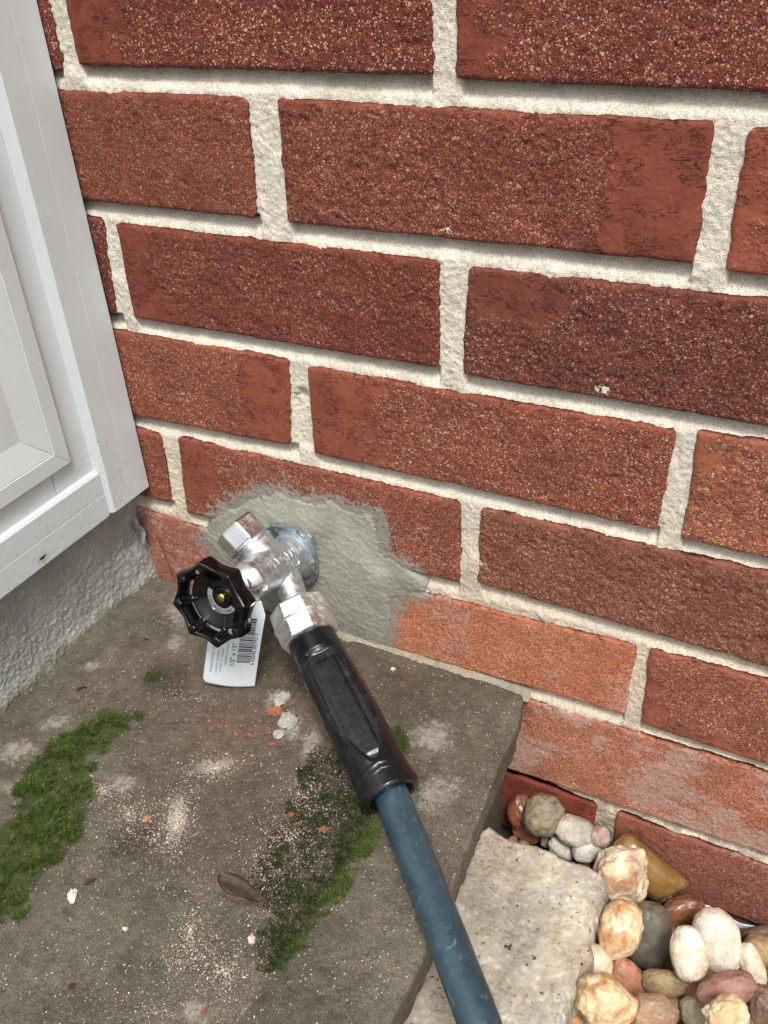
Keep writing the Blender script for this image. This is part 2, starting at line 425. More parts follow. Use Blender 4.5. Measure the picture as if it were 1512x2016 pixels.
# ------------------------------------------------------------------ materials
class G:
    def __init__(s, name):
        s.m = bpy.data.materials.new(name)
        s.m.use_nodes = True
        s.t = s.m.node_tree
        s.b = s.t.nodes['Principled BSDF']
        s._p = None

    def n(s, typ, **kw):
        nd = s.t.nodes.new('ShaderNode' + typ)
        for k, v in kw.items():
            setattr(nd, k, v)
        return nd

    def set(s, sock, v):
        if isinstance(v, bpy.types.NodeSocket):
            s.t.links.new(v, sock)
        elif v is not None:
            if isinstance(v, (tuple, list)) and len(v) == 3 and sock.type == 'RGBA':
                v = (*v, 1)
            sock.default_value = v

    def pos(s):
        if s._p is None:
            s._p = s.n('NewGeometry').outputs['Position']
        return s._p

    def obj(s):
        return s.n('TexCoord').outputs['Object']

    def vmul(s, v, k):
        nd = s.n('VectorMath', operation='MULTIPLY')
        s.set(nd.inputs[0], v)
        nd.inputs[1].default_value = k
        return nd.outputs[0]

    def noise(s, scale, detail=3, rough=.55, vec=None, dist=0.0, out='Fac'):
        nd = s.n('TexNoise')
        s.set(nd.inputs['Vector'], vec or s.pos())
        nd.inputs['Scale'].default_value = scale
        nd.inputs['Detail'].default_value = detail
        nd.inputs['Roughness'].default_value = rough
        nd.inputs['Distortion'].default_value = dist
        return nd.outputs[out]

    def voro(s, scale, vec=None, feature='F1'):
        nd = s.n('TexVoronoi', feature=feature)
        s.set(nd.inputs['Vector'], vec or s.pos())
        nd.inputs['Scale'].default_value = scale
        return nd

    def math(s, op, a, b=None, clamp=False):
        nd = s.n('Math', operation=op, use_clamp=clamp)
        s.set(nd.inputs[0], a)
        s.set(nd.inputs[1], b)
        return nd.outputs[0]

    def rng(s, v, a, b, c=0.0, d=1.0, smooth=True):
        nd = s.n('MapRange', interpolation_type='SMOOTHSTEP' if smooth else 'LINEAR')
        s.set(nd.inputs[0], v)
        for i, x in enumerate((a, b, c, d)):
            s.set(nd.inputs[i + 1], x)
        return nd.outputs[0]

    def mix(s, f, a, b, mode='MIX'):
        nd = s.n('Mix', data_type='RGBA', blend_type=mode)
        s.set(nd.inputs[0], f)
        s.set(nd.inputs[6], a)
        s.set(nd.inputs[7], b)
        return nd.outputs[2]

    def scale(s, c, k):
        nd = s.n('VectorMath', operation='SCALE')
        s.set(nd.inputs[0], c)
        s.set(nd.inputs['Scale'], k)
        return nd.outputs[0]

    def attr(s, name):
        nd = s.n('Attribute', attribute_name=name)
        sp = s.n('SeparateColor')
        s.t.links.new(nd.outputs['Color'], sp.inputs[0])
        return sp.outputs[0], sp.outputs[1], sp.outputs[2], nd.outputs['Color']

    def bump(s, h, strength, dist):
        nd = s.n('Bump')
        nd.inputs['Strength'].default_value = strength
        nd.inputs['Distance'].default_value = dist
        s.set(nd.inputs['Height'], h)
        s.t.links.new(nd.outputs[0], s.b.inputs['Normal'])

    def out(s, color=None, rough=None, metal=None, spec=None, **kw):
        s.set(s.b.inputs['Base Color'], color)
        s.set(s.b.inputs['Roughness'], rough)
        s.set(s.b.inputs['Metallic'], metal)
        s.set(s.b.inputs['Specular IOR Level'], spec)
        for k, v in kw.items():
            s.set(s.b.inputs[k], v)
        return s.m


def mat_brick():
    g = G('brick')
    sm, ef, ce, _ = g.attr('wear')
    rough = g.math('SUBTRACT', 1.0, sm)
    oi = g.n('ObjectInfo')
    base = oi.outputs['Color']
    big = g.noise(38, 4)
    mid = g.noise(260, 2)
    fine = g.noise(1400, 1)
    k = g.math('MULTIPLY', g.rng(big, .25, .75, .86, 1.12), g.rng(mid, .25, .75, .88, 1.12))
    kf = g.rng(fine, .3, .7, .50, 1.46)
    k2 = g.math('MULTIPLY', k, g.math('ADD', g.math('MULTIPLY', kf, rough), sm))
    c = g.scale(base, k2)
    # the clay body where the face is unsanded is redder and smoother
    c = g.mix(g.math('MULTIPLY', sm, .7), c, g.scale(g.mix(.5, base, (.20, .048, .028)), g.rng(big, .2, .8, .85, 1.25)))
    # pale sand grains, more on some bricks than on others
    gden = g.rng(oi.outputs['Random'], 0, 1, .55, 1.15, False)
    for sc_, lo, gain in ((360, .84, 1.8), (700, .74, 1.7), (1250, .58, 1.5)):
        v = g.voro(sc_)
        sp = g.n('SeparateColor')
        g.t.links.new(v.outputs['Color'], sp.inputs[0])
        thr = g.math('MULTIPLY', g.math('SUBTRACT', sp.outputs[0], lo), gain)
        msk = g.math('MULTIPLY', g.rng(g.math('SUBTRACT', thr, v.outputs['Distance']), -.05, .1), g.math('MULTIPLY', g.math('MULTIPLY', rough, gden), g.rng(big, .3, .62, .45, 1)))
        gc = g.mix(sp.outputs[1], (.60, .33, .19), (.78, .66, .52))
        c = g.mix(g.math('MULTIPLY', msk, .85), c, gc)
    # dark pores
    pore = g.rng(g.noise(520, 3, .6), .30, .39, 1, 0)
    c = g.mix(g.math('MULTIPLY', pore, .42), c, (.045, .016, .012))
    # lime bloom and smeared cement
    bl = g.rng(g.math('ADD', g.noise(380, 5, .8), g.math('MULTIPLY', ef, .42)), .68, .84)
    c = g.mix(g.math('MULTIPLY', bl, .5), c, (.60, .49, .43))
    cn = g.math('ADD', g.math('MULTIPLY', g.noise(150, 5, .75), 1.45), g.math('MULTIPLY', g.noise(600, 3, .7), .55))
    cm = g.rng(g.math('ADD', cn, g.math('MULTIPLY', ce, .72)), 1.42, 1.52)
    c = g.mix(g.math('MULTIPLY', cm, .9), c, (.345, .34, .29))
    # tight horizontal drag cracks on the smooth clay
    cr = g.noise(130, 3, .6, vec=g.vmul(g.pos(), (1, 1, 4.2)), dist=1.2)
    crack = g.math('MULTIPLY', g.rng(g.math('ABSOLUTE', g.math('SUBTRACT', cr, .5)), .0, .022, 1, 0), g.math('MULTIPLY', sm, g.rng(g.noise(90, 2), .48, .58)))
    c = g.mix(g.math('MULTIPLY', crack, .85), c, (.03, .012, .010))
    h = g.math('ADD', g.math('MULTIPLY', g.noise(1300, 2, .7), rough), g.math('MULTIPLY', crack, -1.2))
    h = g.math('ADD', h, g.math('MULTIPLY', g.noise(420, 2), .3))
    g.bump(h, 1.0, .0011)
    return g.out(c, .88, 0, .25)


def mat_mortar(name='mortar', base=(.80, .75, .635), warm=(.74, .60, .43)):
    g = G(name)
    z = g.n('SeparateXYZ')
    g.t.links.new(g.pos(), z.inputs[0])
    low = g.rng(g.math('ADD', z.outputs[2], g.math('MULTIPLY', g.math('SUBTRACT', g.noise(14, 3), .5), .12)), -.22, -.33)
    c = g.mix(g.math('MULTIPLY', low, .55), base, warm)
    c = g.scale(c, g.rng(g.noise(70, 4), .25, .75, .86, 1.1))
    c = g.scale(c, g.rng(g.noise(1500, 2), .3, .7, .80, 1.16))
    damp = g.math('MULTIPLY', g.rng(g.math('ADD', z.outputs[2], g.math('MULTIPLY', g.noise(45, 4, .7), .07)), -.375, -.44), g.rng(g.noise(160, 5, .75), .36, .58))
    c = g.mix(g.math('MULTIPLY', damp, .75), c, (.20, .17, .125))
    c = g.mix(g.rng(g.noise(24, 6, .75), .50, .72, 0, .5), c, (.44, .39, .29))
    v = g.voro(1100)
    sp = g.n('SeparateColor')
    g.t.links.new(v.outputs['Color'], sp.inputs[0])
    c = g.mix(g.math('MULTIPLY', g.rng(sp.outputs[0], .80, .84), g.rng(v.outputs['Distance'], .2, .45, .75, 0)), c, (.26, .20, .13))
    g.bump(g.math('ADD', g.noise(1500, 2, .7), g.math('MULTIPLY', g.noise(350, 3), .45)), .8, .0008)
    return g.out(c, .92, 0, .2)


def mat_cement():
    g = G('fresh_cement')
    c = g.scale((.340, .345, .292), g.rng(g.noise(45, 4), .25, .75, .82, 1.2))
    c = g.scale(c, g.rng(g.noise(900, 3), .3, .7, .88, 1.1))
    c = g.mix(g.rng(g.noise(500, 3), .68, .75), c, (.55, .52, .44))
    st = g.noise(520, 4, .6, vec=g.vmul(g.pos(), (.4, 1, 1.3)), dist=.4)
    g.bump(g.math('ADD', st, g.math('MULTIPLY', g.noise(1400, 2), .9)), .36, .0006)
    return g.out(c, .82, 0, .3)


def mat_pvc():
    g = G('white_pvc')
    c = g.scale((.68, .74, .745), g.rng(g.noise(9, 4), .2, .8, .95, 1.03))
    grime = g.rng(g.noise(18, 7, .75), .58, .85)
    c = g.mix(g.math('MULTIPLY', grime, .22), c, (.50, .47, .38))
    zz = g.n('SeparateXYZ')
    g.t.links.new(g.pos(), zz.inputs[0])
    splash = g.math('MULTIPLY', g.rng(g.math('ADD', zz.outputs[2], g.math('MULTIPLY', g.noise(60, 5, .7), .05)), -.20, -.29), g.rng(g.noise(260, 5, .8), .46, .70))
    c = g.mix(g.math('MULTIPLY', splash, .45), c, (.42, .37, .27))
    speck = g.rng(g.noise(300, 2, .5), .755, .775)
    c = g.mix(g.math('MULTIPLY', speck, .7), c, (.12, .11, .09))
    g.bump(g.noise(120, 3), .06, .0004)
    return g.out(c, g.rng(g.noise(60, 3), .3, .7, .24, .42), 0, .5)


def mat_render_coat():
    g = G('plinth_render')
    c = g.scale((.385, .40, .375), g.rng(g.noise(30, 4), .25, .75, .82, 1.15))
    c = g.scale(c, g.rng(g.noise(700, 3), .3, .7, .86, 1.12))
    c = g.mix(g.math('MULTIPLY', g.rng(g.noise(160, 4), .63, .72), .5), c, (.56, .55, .48))
    z = g.n('SeparateXYZ')
    g.t.links.new(g.pos(), z.inputs[0])
    dirt = g.math('MULTIPLY', g.rng(g.math('ADD', z.outputs[2], g.math('MULTIPLY', g.noise(60, 4), .02)), -.362, -.374), .7)
    c = g.mix(dirt, c, (.17, .155, .115))
    g.bump(g.math('ADD', g.noise(1100, 3, .65), g.voro(520).outputs['Distance']), .6, .0009)
    return g.out(c, g.rng(g.noise(300, 2), .3, .7, .34, .58), 0, .5)


def mat_slab():
    g = G('sandstone')
    wh, dk, og, _ = g.attr('stain')
    gr, rd, _, _ = g.attr('stain2')
    c = g.mix(g.rng(g.noise(22, 5), .3, .7), (.092, .080, .057), (.142, .124, .092))
    c = g.mix(g.math('MULTIPLY', rd, .7), c, (.104, .070, .052))
    c = g.scale(c, g.rng(g.noise(120, 5, .65), .25, .75, .70, 1.25))
    c = g.scale(c, g.rng(g.noise(1200, 2, .7), .28, .72, .55, 1.42))
    c = g.mix(g.rng(g.math('ADD', g.math('MULTIPLY', dk, .8), g.math('MULTIPLY', g.math('SUBTRACT', g.noise(330, 6, .9), .5), 2.0)), .42, .90, 0, .80), c, (.036, .028, .020))
    c = g.mix(g.rng(g.math('ADD', g.math('MULTIPLY', gr, .85), g.math('MULTIPLY', g.math('SUBTRACT', g.noise(330, 6, .75), .5), 1.1)), .36, .66, 0, .9), c, (.042, .056, .011))
    c = g.mix(g.rng(g.math('ADD', g.math('MULTIPLY', wh, .75), g.math('MULTIPLY', g.math('SUBTRACT', g.noise(260, 6, .9), .5), 2.1)), .42, .95, 0, .72), c, (.42, .385, .34))
    c = g.mix(g.math('MULTIPLY', og, g.rng(g.noise(300, 4, .7), .48, .62, 0, .6)), c, (.30, .115, .05))
    v = g.voro(780)
    sp = g.n('SeparateColor')
    g.t.links.new(v.outputs['Color'], sp.inputs[0])
    fl = g.math('MULTIPLY', g.rng(sp.outputs[0], .90, .93), g.rng(v.outputs['Distance'], .18, .34, 1, 0))
    c = g.mix(fl, c, (.62, .55, .46))
    v2 = g.voro(520)
    sp2 = g.n('SeparateColor')
    g.t.links.new(v2.outputs['Color'], sp2.inputs[0])
    pk = g.math('MULTIPLY', g.rng(sp2.outputs[0], .84, .88), g.rng(v2.outputs['Distance'], .12, .34, .8, 0))
    c = g.mix(pk, c, (.045, .033, .022))
    g.bump(g.math('ADD', g.noise(1100, 4, .7), g.math('MULTIPLY', g.noise(320, 3), .6)), .7, .0008)
    return g.out(c, g.rng(g.noise(260, 3), .3, .7, .42, .72), 0, .4)


def mat_marble():
    g = G('quartz_flag')
    c = g.mix(g.rng(g.noise(26, 5, .6), .32, .68), (.45, .43, .365), (.68, .61, .455))
    v = g.voro(210)
    c = g.mix(g.rng(v.outputs['Distance'], .1, .55, .6, 0), c, (.80, .76, .68))
    c = g.scale(c, g.rng(g.noise(420, 4), .3, .7, .8, 1.16))
    dirt = g.math('MULTIPLY', g.rng(g.noise(30, 4, .65), .36, .58), g.rng(g.noise(420, 5, .8), .42, .60, .25, 1))
    c = g.mix(g.math('MULTIPLY', dirt, .8), c, (.17, .12, .085))
    c = g.mix(g.rng(g.noise(260, 3, .6), .655, .69), c, (.06, .04, .028))
    g.bump(g.math('ADD', g.noise(900, 3, .7), g.math('MULTIPLY', g.noise(180, 3), .4)), .45, .0006)
    return g.out(c, g.rng(g.noise(200, 3), .3, .7, .28, .55), 0, .5)


def mat_pebble(name, c1, c2, rough=.4, sc_=70, lo=.42, hi=.62, wet=0.0, dirt=.35):
    g = G(name)
    c = g.mix(g.rng(g.noise(sc_, 5, .6, dist=.6), lo, hi), c1, c2)
    c = g.scale(c, g.rng(g.noise(600, 4, .7), .28, .72, .80, 1.18))
    d = g.math('MULTIPLY', g.rng(g.noise(sc_ * 2.1, 6, .75), .52, .70), dirt)
    c = g.mix(d, c, (.075, .055, .035))
    g.bump(g.math('ADD', g.noise(500, 4, .65), g.math('MULTIPLY', g.noise(150, 3), .5)), .28, .0006)
    return g.out(c, rough, 0, .5, **{'Coat Weight': wet, 'Coat Roughness': .12})


def mat_chrome(name, rough, dust=.5, tint=(.72, .735, .75)):
    g = G(name)
    p = g.pos()
    d = g.math('MULTIPLY', g.rng(g.noise(170, 6, .72), .50, .72), dust)
    c = g.mix(d, tint, (.42, .39, .32))
    r = g.math('ADD', g.rng(g.noise(300, 4), .3, .7, rough * .7, rough * 1.35), g.math('MULTIPLY', d, .5))
    g.bump(g.math('ADD', g.noise(700, 3), g.math('MULTIPLY', d, .6)), .12, .0004)
    return g.out(c, r, g.math('SUBTRACT', 1.0, g.math('MULTIPLY', d, .9)), .5)


def mat_plain(name, c, rough=.5, metal=0.0, spec=.5, n=.0, bump=0.0, **kw):
    g = G(name)
    cc = g.scale(c, g.rng(g.noise(300, 4), .25, .75, 1 - n, 1 + n))
    if bump:
        g.bump(g.noise(900, 3), bump, .0005)
    return g.out(cc, rough, metal, spec, **kw)


def mat_black(name, c, rough, dust=.12, spec=.5):
    g = G(name)
    d = g.math('MULTIPLY', g.rng(g.noise(900, 3, .7), .60, .70), dust)
    d2 = g.math('MULTIPLY', g.rng(g.noise(70, 5, .7, dist=1.5), .52, .75), dust * .55)
    dd = g.math('ADD', d, d2, clamp=True)
    cc = g.mix(dd, c, (.30, .29, .26))
    g.bump(g.noise(500, 3), .08, .0004)
    return g.out(cc, g.math('ADD', g.rng(g.noise(120, 4), .3, .7, rough * .8, rough * 1.25), g.math('MULTIPLY', dd, .5)), 0, spec)


def mat_vcol(name, rough=.8, spec=.3, trans=0.0):
    g = G(name)
    _, _, _, c = g.attr('tone')
    kw = {}
    return g.out(g.scale(c, g.rng(g.noise(900, 2), .3, .7, .85, 1.15)), rough, 0, spec, **kw)


MB, MM, MC = mat_brick(), mat_mortar(), mat_cement()
MP, MR, MS, MQ = mat_pvc(), mat_render_coat(), mat_slab(), mat_marble()
CHROME = mat_chrome('satin_chrome', .50, .55, (.60, .62, .64))
POLISH = mat_chrome('polished_chrome', .22, .35, (.84, .85, .86))
ZINC = mat_chrome('zinc_plate', .50, .45, (.42, .50, .57))
NUTM = mat_chrome('coupling_chrome', .36, .55, (.92, .92, .91))
ENAMEL = mat_black('black_enamel', (.003, .003, .0035), .09, .03)
RUBBER = mat_black('black_rubber', (.007, .008, .009), .24, .14)
BRASS = mat_plain('brass', (.62, .42, .12), .22, 1.0, .5, .1)
INK = mat_plain('ink', (.02, .02, .025), .6)
GINK = mat_plain('grey_ink', (.20, .22, .24), .6)

# ------------------------------------------------------------------ ground
gm = G('soil')
gc = gm.mix(gm.rng(gm.noise(30, 5), .3, .7), (.045, .034, .022), (.085, .065, .042))
gm.bump(gm.noise(200, 5, .7), .7, .004)
gm.out(gc, .9, 0, .2)
ground = mesh('ground', [(-40, -80, -.512), (40, -80, -.512), (40, .4, -.512), (-40, .4, -.512)], [[0, 1, 2, 3]], gm.m, smooth=False, center=False)
tag(ground, kind='structure')

# ------------------------------------------------------------------ brick wall
wall = empty('brick_wall', (.2, 0, -.51), 'red brick house wall with pale recessed mortar joints', 'wall')
PITCH, COURSE = .1992, .06356

# tint as seen (sRGB), smooth-clay zones (u0,u1,v0,v1), lime bloom amount
LOOK = {
    'A1': ((121, 58, 46), [(0, .17, 0, 1)], .08), 'A2': ((126, 62, 50), [(0, .11, 0, 1)], .06),
    'B1': ((130, 68, 52), [], .08), 'B2': ((130, 67, 53), [(.80, 1, 0, 1)], .04), 'B3': ((150, 80, 62), [(0, .08, 0, 1)], .06),
    'C1': ((112, 55, 45), [], .05), 'C2': ((122, 60, 48), [(0, .10, 0, .75), (0, .20, .72, 1)], .06), 'C3': ((114, 60, 50), [(.02, .22, .02, .42)], .14),
    'D1': ((141, 75, 57), [(.78, 1, 0, 1)], .06), 'D2': ((140, 74, 57), [(0, .22, 0, 1)], .14), 'D3': ((158, 90, 68), [(0, .06, 0, .5)], .08),
    'E0': ((140, 74, 56), [], .1), 'E1': ((142, 75, 58), [(0, .14, 0, .8)], .35), 'E2': ((134, 79, 63), [], .05),
    'F1': ((166, 98, 80), [], .6), 'F2': ((188, 108, 80), [], .6), 'F3': ((150, 84, 66), [(0, .05, 0, 1), (0, .3, .86, 1)], .12),
    'G1': ((180, 109, 86), [], .8), 'H1': ((128, 58, 46), [(.7, 1, 0, 1)], .1), 'H2': ((146, 84, 68), [(0, .12, 0, 1)], .45)}
# courses above and beyond the picture, so that the wall goes on
PATCH_A = np.array(PATCH)


def quad_grid(Q, nu, nv):
    u = np.linspace(0, 1, nu)[:, None]
    v = np.linspace(0, 1, nv)[None, :]
    TL, TR, BR, BL = [np.array(q) for q in Q]
    P = ((1 - u) * (1 - v))[..., None] * TL + (u * (1 - v))[..., None] * TR + (u * v)[..., None] * BR + ((1 - u) * v)[..., None] * BL
    return u + 0 * v, v + 0 * u, P


def make_brick(key, Q, tint, zones, bloom, step, seed):
    gr = .0007
    Q = [[Q[0][0] - gr, Q[0][1] + gr], [Q[1][0] + gr, Q[1][1] + gr], [Q[2][0] + gr, Q[2][1] - gr], [Q[3][0] - gr, Q[3][1] - gr]]
    relief = .42 if key[0] in 'FGH' else .72                # the lowest courses are weathered smoother
    Lx, Hz = Q[1][0] - Q[0][0], Q[0][1] - Q[3][1]
    nu, nv = max(6, int(Lx / step)), max(5, int(Hz / step))
    u, v, P = quad_grid(Q, nu, nv)
    x, z = P[..., 0].copy(), P[..., 1].copy()
    du = np.minimum(u, 1 - u) * Lx
    dv = np.minimum(v, 1 - v) * Hz
    # crooked arrises
    n1 = fbm(xyz(z * 160, seed, 0 * z), 3, 4, .6)
    n2 = fbm(xyz(x * 110, seed + 7.7, 0 * x), 4, 4, .6)
    x = x + n1 * .0012 * np.where(u < .5, 1, -1) * np.exp(-du / .006)
    z = z + n2 * .0009 * np.where(v < .5, 1, -1) * np.exp(-dv / .006)
    # rounded corners in outline
    cr = .004
    cx, cz = np.clip(cr - du, 0, cr), np.clip(cr - dv, 0, cr)
    rr = np.sqrt(cx ** 2 + cz ** 2)
    k = np.clip(rr - cr, 0, None) / np.maximum(rr, 1e-9)
    x = x + np.where(u < .5, 1, -1) * cx * k
    z = z - np.where(v < .5, 1, -1) * cz * k
    P3 = xyz(x, 0, z)
    sm = np.zeros(u.shape)
    wob = fbm(P3 * 150 + seed, 21, 5, .7) * .17
    for (a, b, c, d) in zones:
        s = sstep(a - .03, a + .01, u + wob * .5) if a > 0 else 1.0
        e = sstep(b + .045, b - .045, u + wob) if b < 1 else 1.0
        f = sstep(c - .08, c + .06, v + wob) if c > 0 else 1.0
        h = sstep(d + .08, d - .06, v + wob) if d < 1 else 1.0
        sm = np.maximum(sm, .92 * s * e * f * h)
    # pressed smooth band along the upper arris
    sm = np.maximum(sm, .75 * sstep(.0045, .0015, v * Hz + wob * .02))
    rough = 1 - sm * .85
    y = -.0006 - .0005 * fbm(P3 * 55 + seed, 5, 3)
    g1 = vnoise(P3 * np.array([620, 1, 720]) + seed, 6)
    g2 = vnoise(P3 * np.array([1250, 1, 1250]) + seed, 7)
    g3 = np.clip(fbm(P3 * np.array([120, 1, 170]) + seed, 8, 3) - .18, 0, 1)
    y = y - rough * relief * (.00042 * g1 + .00052 * g2 - .0022 * g3)
    r = .0024
    d = np.minimum(du, dv)
    t = np.clip(1 - d / r, 0, 1)
    y = y + .0022 * (1 - np.sqrt(1 - t ** 2 * .98)) * (1 + .5 * n2)
    # skirt running back into the wall
    V = xyz(x, y, z).reshape(-1, 3)
    idx = np.arange(nu * nv).reshape(nu, nv)
    ring = np.concatenate([idx[:-1, 0], idx[-1, :-1], idx[:0:-1, -1], idx[0, :0:-1]])
    S = V[ring].copy()
    S[:, 1] = .02
    F = grid_faces(nu, nv)
    n = len(ring)
    b = len(V)
    sk = np.stack([ring, np.roll(ring, -1), b + np.roll(np.arange(n), -1), b + np.arange(n)], -1)
    V = np.concatenate([V, S])
    F = np.concatenate([F, sk[:, ::-1]])
    bl = bloom * sstep(.15, .75, .5 + .9 * fbm(P3 * np.array([34, 1, 52]) + seed, 12, 5, .65))
    psd = poly_sd(x, z, PATCH_A)
    ce = sstep(-.020, .004, psd)
    W = np.stack([sm, bl, ce], -1).reshape(-1, 3)
    W = np.concatenate([W, W[ring]])
    o = mesh('brick', V, F, MB, None, True, {'wear': W})
    cc = lin(*tint, 1.04)
    o.color = (cc[0] * 1.06, cc[1] * 1.25, cc[2] * 1.26, 1)
    adopt(o, wall)
    return o


rects = []
seed = 1
for key, Q in BRICKS.items():
    tint, zones, bloom = LOOK[key]
    make_brick(key, Q, tint, zones, bloom, .0008, seed)
    rects.append(Q)
    seed += 3.7
far = []
for r in range(-7, 9):
    zt = -.0055 - COURSE * r
    off = .002 if r % 2 == 0 else .114 - PITCH
    for k in range(-1, 6):
        x0 = max(off + PITCH * k, -.034)
        x1 = off + PITCH * k + .188
        for q in BRICKS.values():
            if q[3][1] < zt - .008 and q[0][1] > zt - .045:
                a, b = min(q[0][0], q[3][0]), max(q[1][0], q[2][0])
                if a - .004 < x1 and b + .004 > x0:
                    if (a + b) / 2 < (x0 + x1) / 2:
                        x0 = max(x0, b + .011)
                    else:
                        x1 = min(x1, a - .011)
        if x1 - x0 < .02 or (r >= 5 and x1 < .26):
            continue
        if r < 0 or r > 7 or x0 > .38 or x1 < .25:
            Q = [[x0, zt], [x1, zt], [x1, zt - .053], [x0, zt - .053]]
            tt = [(126, 62, 50), (134, 70, 54), (146, 78, 57), (110, 56, 46), (152, 86, 66)][int(rng.integers(5))]
            make_brick('-', Q, tt, [(0, .12, 0, 1)] if rng.random() < .3 else [], .1, .0028, seed)
            rects.append(Q)
            seed += 3.7

# mortar: one sheet of raked joints behind the brick faces
RECT = [(min(q[0][0], q[3][0]), max(q[1][0], q[2][0]), max(q[0][1], q[1][1]), min(q[2][1], q[3][1])) for q in rects]


def mortar_sheet(x0, x1, z0, z1, step):
    nx, nz = int((x1 - x0) / step) + 1, int((z1 - z0) / step) + 1
    X, Z = np.meshgrid(np.linspace(x0, x1, nx), np.linspace(z0, z1, nz), indexing='ij')
    inside = np.zeros(X.shape, bool)
    for (a, b, t, bo) in RECT:
        inside |= (X > a + .007) & (X < b - .007) & (Z < t - .007) & (Z > bo + .007)
    # distance below the brick above / above the brick below, inside bed joints
    up = np.full(X.shape, .02)
    dn = np.full(X.shape, .02)
    for q in rects:
        a, b = min(q[0][0], q[3][0]), max(q[1][0], q[2][0])
        m1 = (X > a + .001) & (X < b - .001)
        s = (X - a) / (b - a)
        bot = q[3][1] * (1 - s) + q[2][1] * s
        top = q[0][1] * (1 - s) + q[1][1] * s
        up = np.where(m1 & (bot - Z > -.0012) & (bot - Z < .02), np.minimum(up, np.abs(bot - Z) * (bot > Z)), up)
        dn = np.where(m1 & (Z - top > -.012) & (Z - top < .02), np.minimum(dn, np.abs(Z - top) * (Z > top)), dn)
    w = np.clip(1 - up / .0125, 0, 1)                    # 1 right under a brick
    bed = sstep(.0185, .0120, np.minimum(up, dn))
    rec = .0012 + .0066 * sstep(.15, 1.0, w) * np.where(up < .0199, 1, 0)
    P = xyz(X, 0, Z)
    wav = fbm(P * np.array([30, 1, 60]), 31, 3)
    y = rec + .0006 * wav + .00030 * vnoise(P * 800, 32) + .00028 * fbm(P * 170, 33, 3) + .0003 * vnoise(P * 900, 36)
    # a broken hollow in the perpend left of the longest middle brick
    y = y + .005 * np.exp(-(((X - .1105) / .0028) ** 2 + ((Z + .2135) / .0022) ** 2)) + .0018 * sstep(.103, .105, X) * sstep(.1165, .114, X) * sstep(-.2135, -.2155, Z) * sstep(-.249, -.244, Z)
    # smeared edges: mortar laps the arris here and there
    y = y - .0009 * sstep(.1, .6, fbm(P * 60, 34, 3))
    keep = ~(inside[:-1, :-1] & inside[1:, 1:] & inside[:-1, 1:] & inside[1:, :-1])
    V = xyz(X, y, Z).reshape(-1, 3)
    F = grid_faces(nx, nz, True, keep)
    V, F, _ = compact(V, F)
    return V, F


V, F = mortar_sheet(-.034, .43, -.52, .0, .0008)
adopt(mesh('mortar', V, F, MM), wall)
for a in ((-.034, 1.2, .0, .47, .004), (.43, 1.2, -.53, .0, .004)):
    V, F = mortar_sheet(*a)
    adopt(mesh('mortar', V, F, MM), wall)
# solid body of the wall behind the joints
V, F = prism([(-.4, .012), (1.25, .012), (1.25, .2), (-.4, .2)], 2, -.55, .5)
bk = fix_normals(mesh('backing', V, F, MM, smooth=False))
adopt(bk, wall)

# trowelled cement round the pipe hole
nx, nz = 250, 172
X, Z = np.meshgrid(np.linspace(.002, .190, nx), np.linspace(-.392, -.266, nz), indexing='ij')
P = xyz(X, 0, Z)
sdp = poly_sd(X, Z, PATCH_A) + .0022 * fbm(P * 90, 41, 4) + .0026 * fbm(P * 150, 42, 4, .6)
ang = np.arctan2(Z + .33, X - .10)
rad = np.hypot(Z + .33, X - .10)
stroke = vnoise(xyz(rad * 900, ang * 6, 0 * X), 43) * sstep(-.4, .5, fbm(P * 40, 45, 2))
stroke2 = vnoise(xyz(X * 150 + Z * 500, 0 * X, Z * 150), 46)
lift = -.003 + .0042 * sstep(-.004, .004, sdp) + .0020 * sstep(.002, .02, sdp) + .0010 * fbm(P * 30, 44, 2) * sstep(0, .01, sdp)
y = -(lift + .00016 * stroke + .00009 * stroke2 + .00025 * vnoise(P * 700, 47)) + .004 * sstep(.0, -.004, sdp)
keep = sdp > -.005
keep = keep[:-1, :-1] | keep[1:, 1:]
V, F, _ = compact(xyz(X, y, Z).reshape(-1, 3), grid_faces(nx, nz, True, keep))
pt = mesh('cement_patch', V, F, MC)
pt['label'] = 'fresh grey cement trowelled round the tap'
adopt(pt, wall)
# cement fillet where the step meets the wall
nx, nk = 260, 14
xs = np.linspace(.10, .246, nx)
V = []
for x in xs:
    wv = float(fbm(np.array([x * 90, 0, 0]), 51, 4))
    wd, hh = .0075 + .003 * wv, .0055 + .003 * float(fbm(np.array([x * 120, 3, 0]), 52, 4))
    for k in range(nk):
        t = k / (nk - 1)
        nn = .0008 * float(vnoise(np.array([x * 500, t * 5, 1.]), 53))
        V.append((x, .006 - (wd + .006) * t ** .8 + nn, -.379 + hh * (1 - t) ** 1.2 * (.4 + .6 * min(1, (.25 - x) / .05)) - .001 * t))
fl_ = mesh('cement_fillet', V, grid_faces(nx, nk), mat_mortar('fillet_mortar', (.36, .34, .27), (.40, .34, .25)))
adopt(fl_, wall)

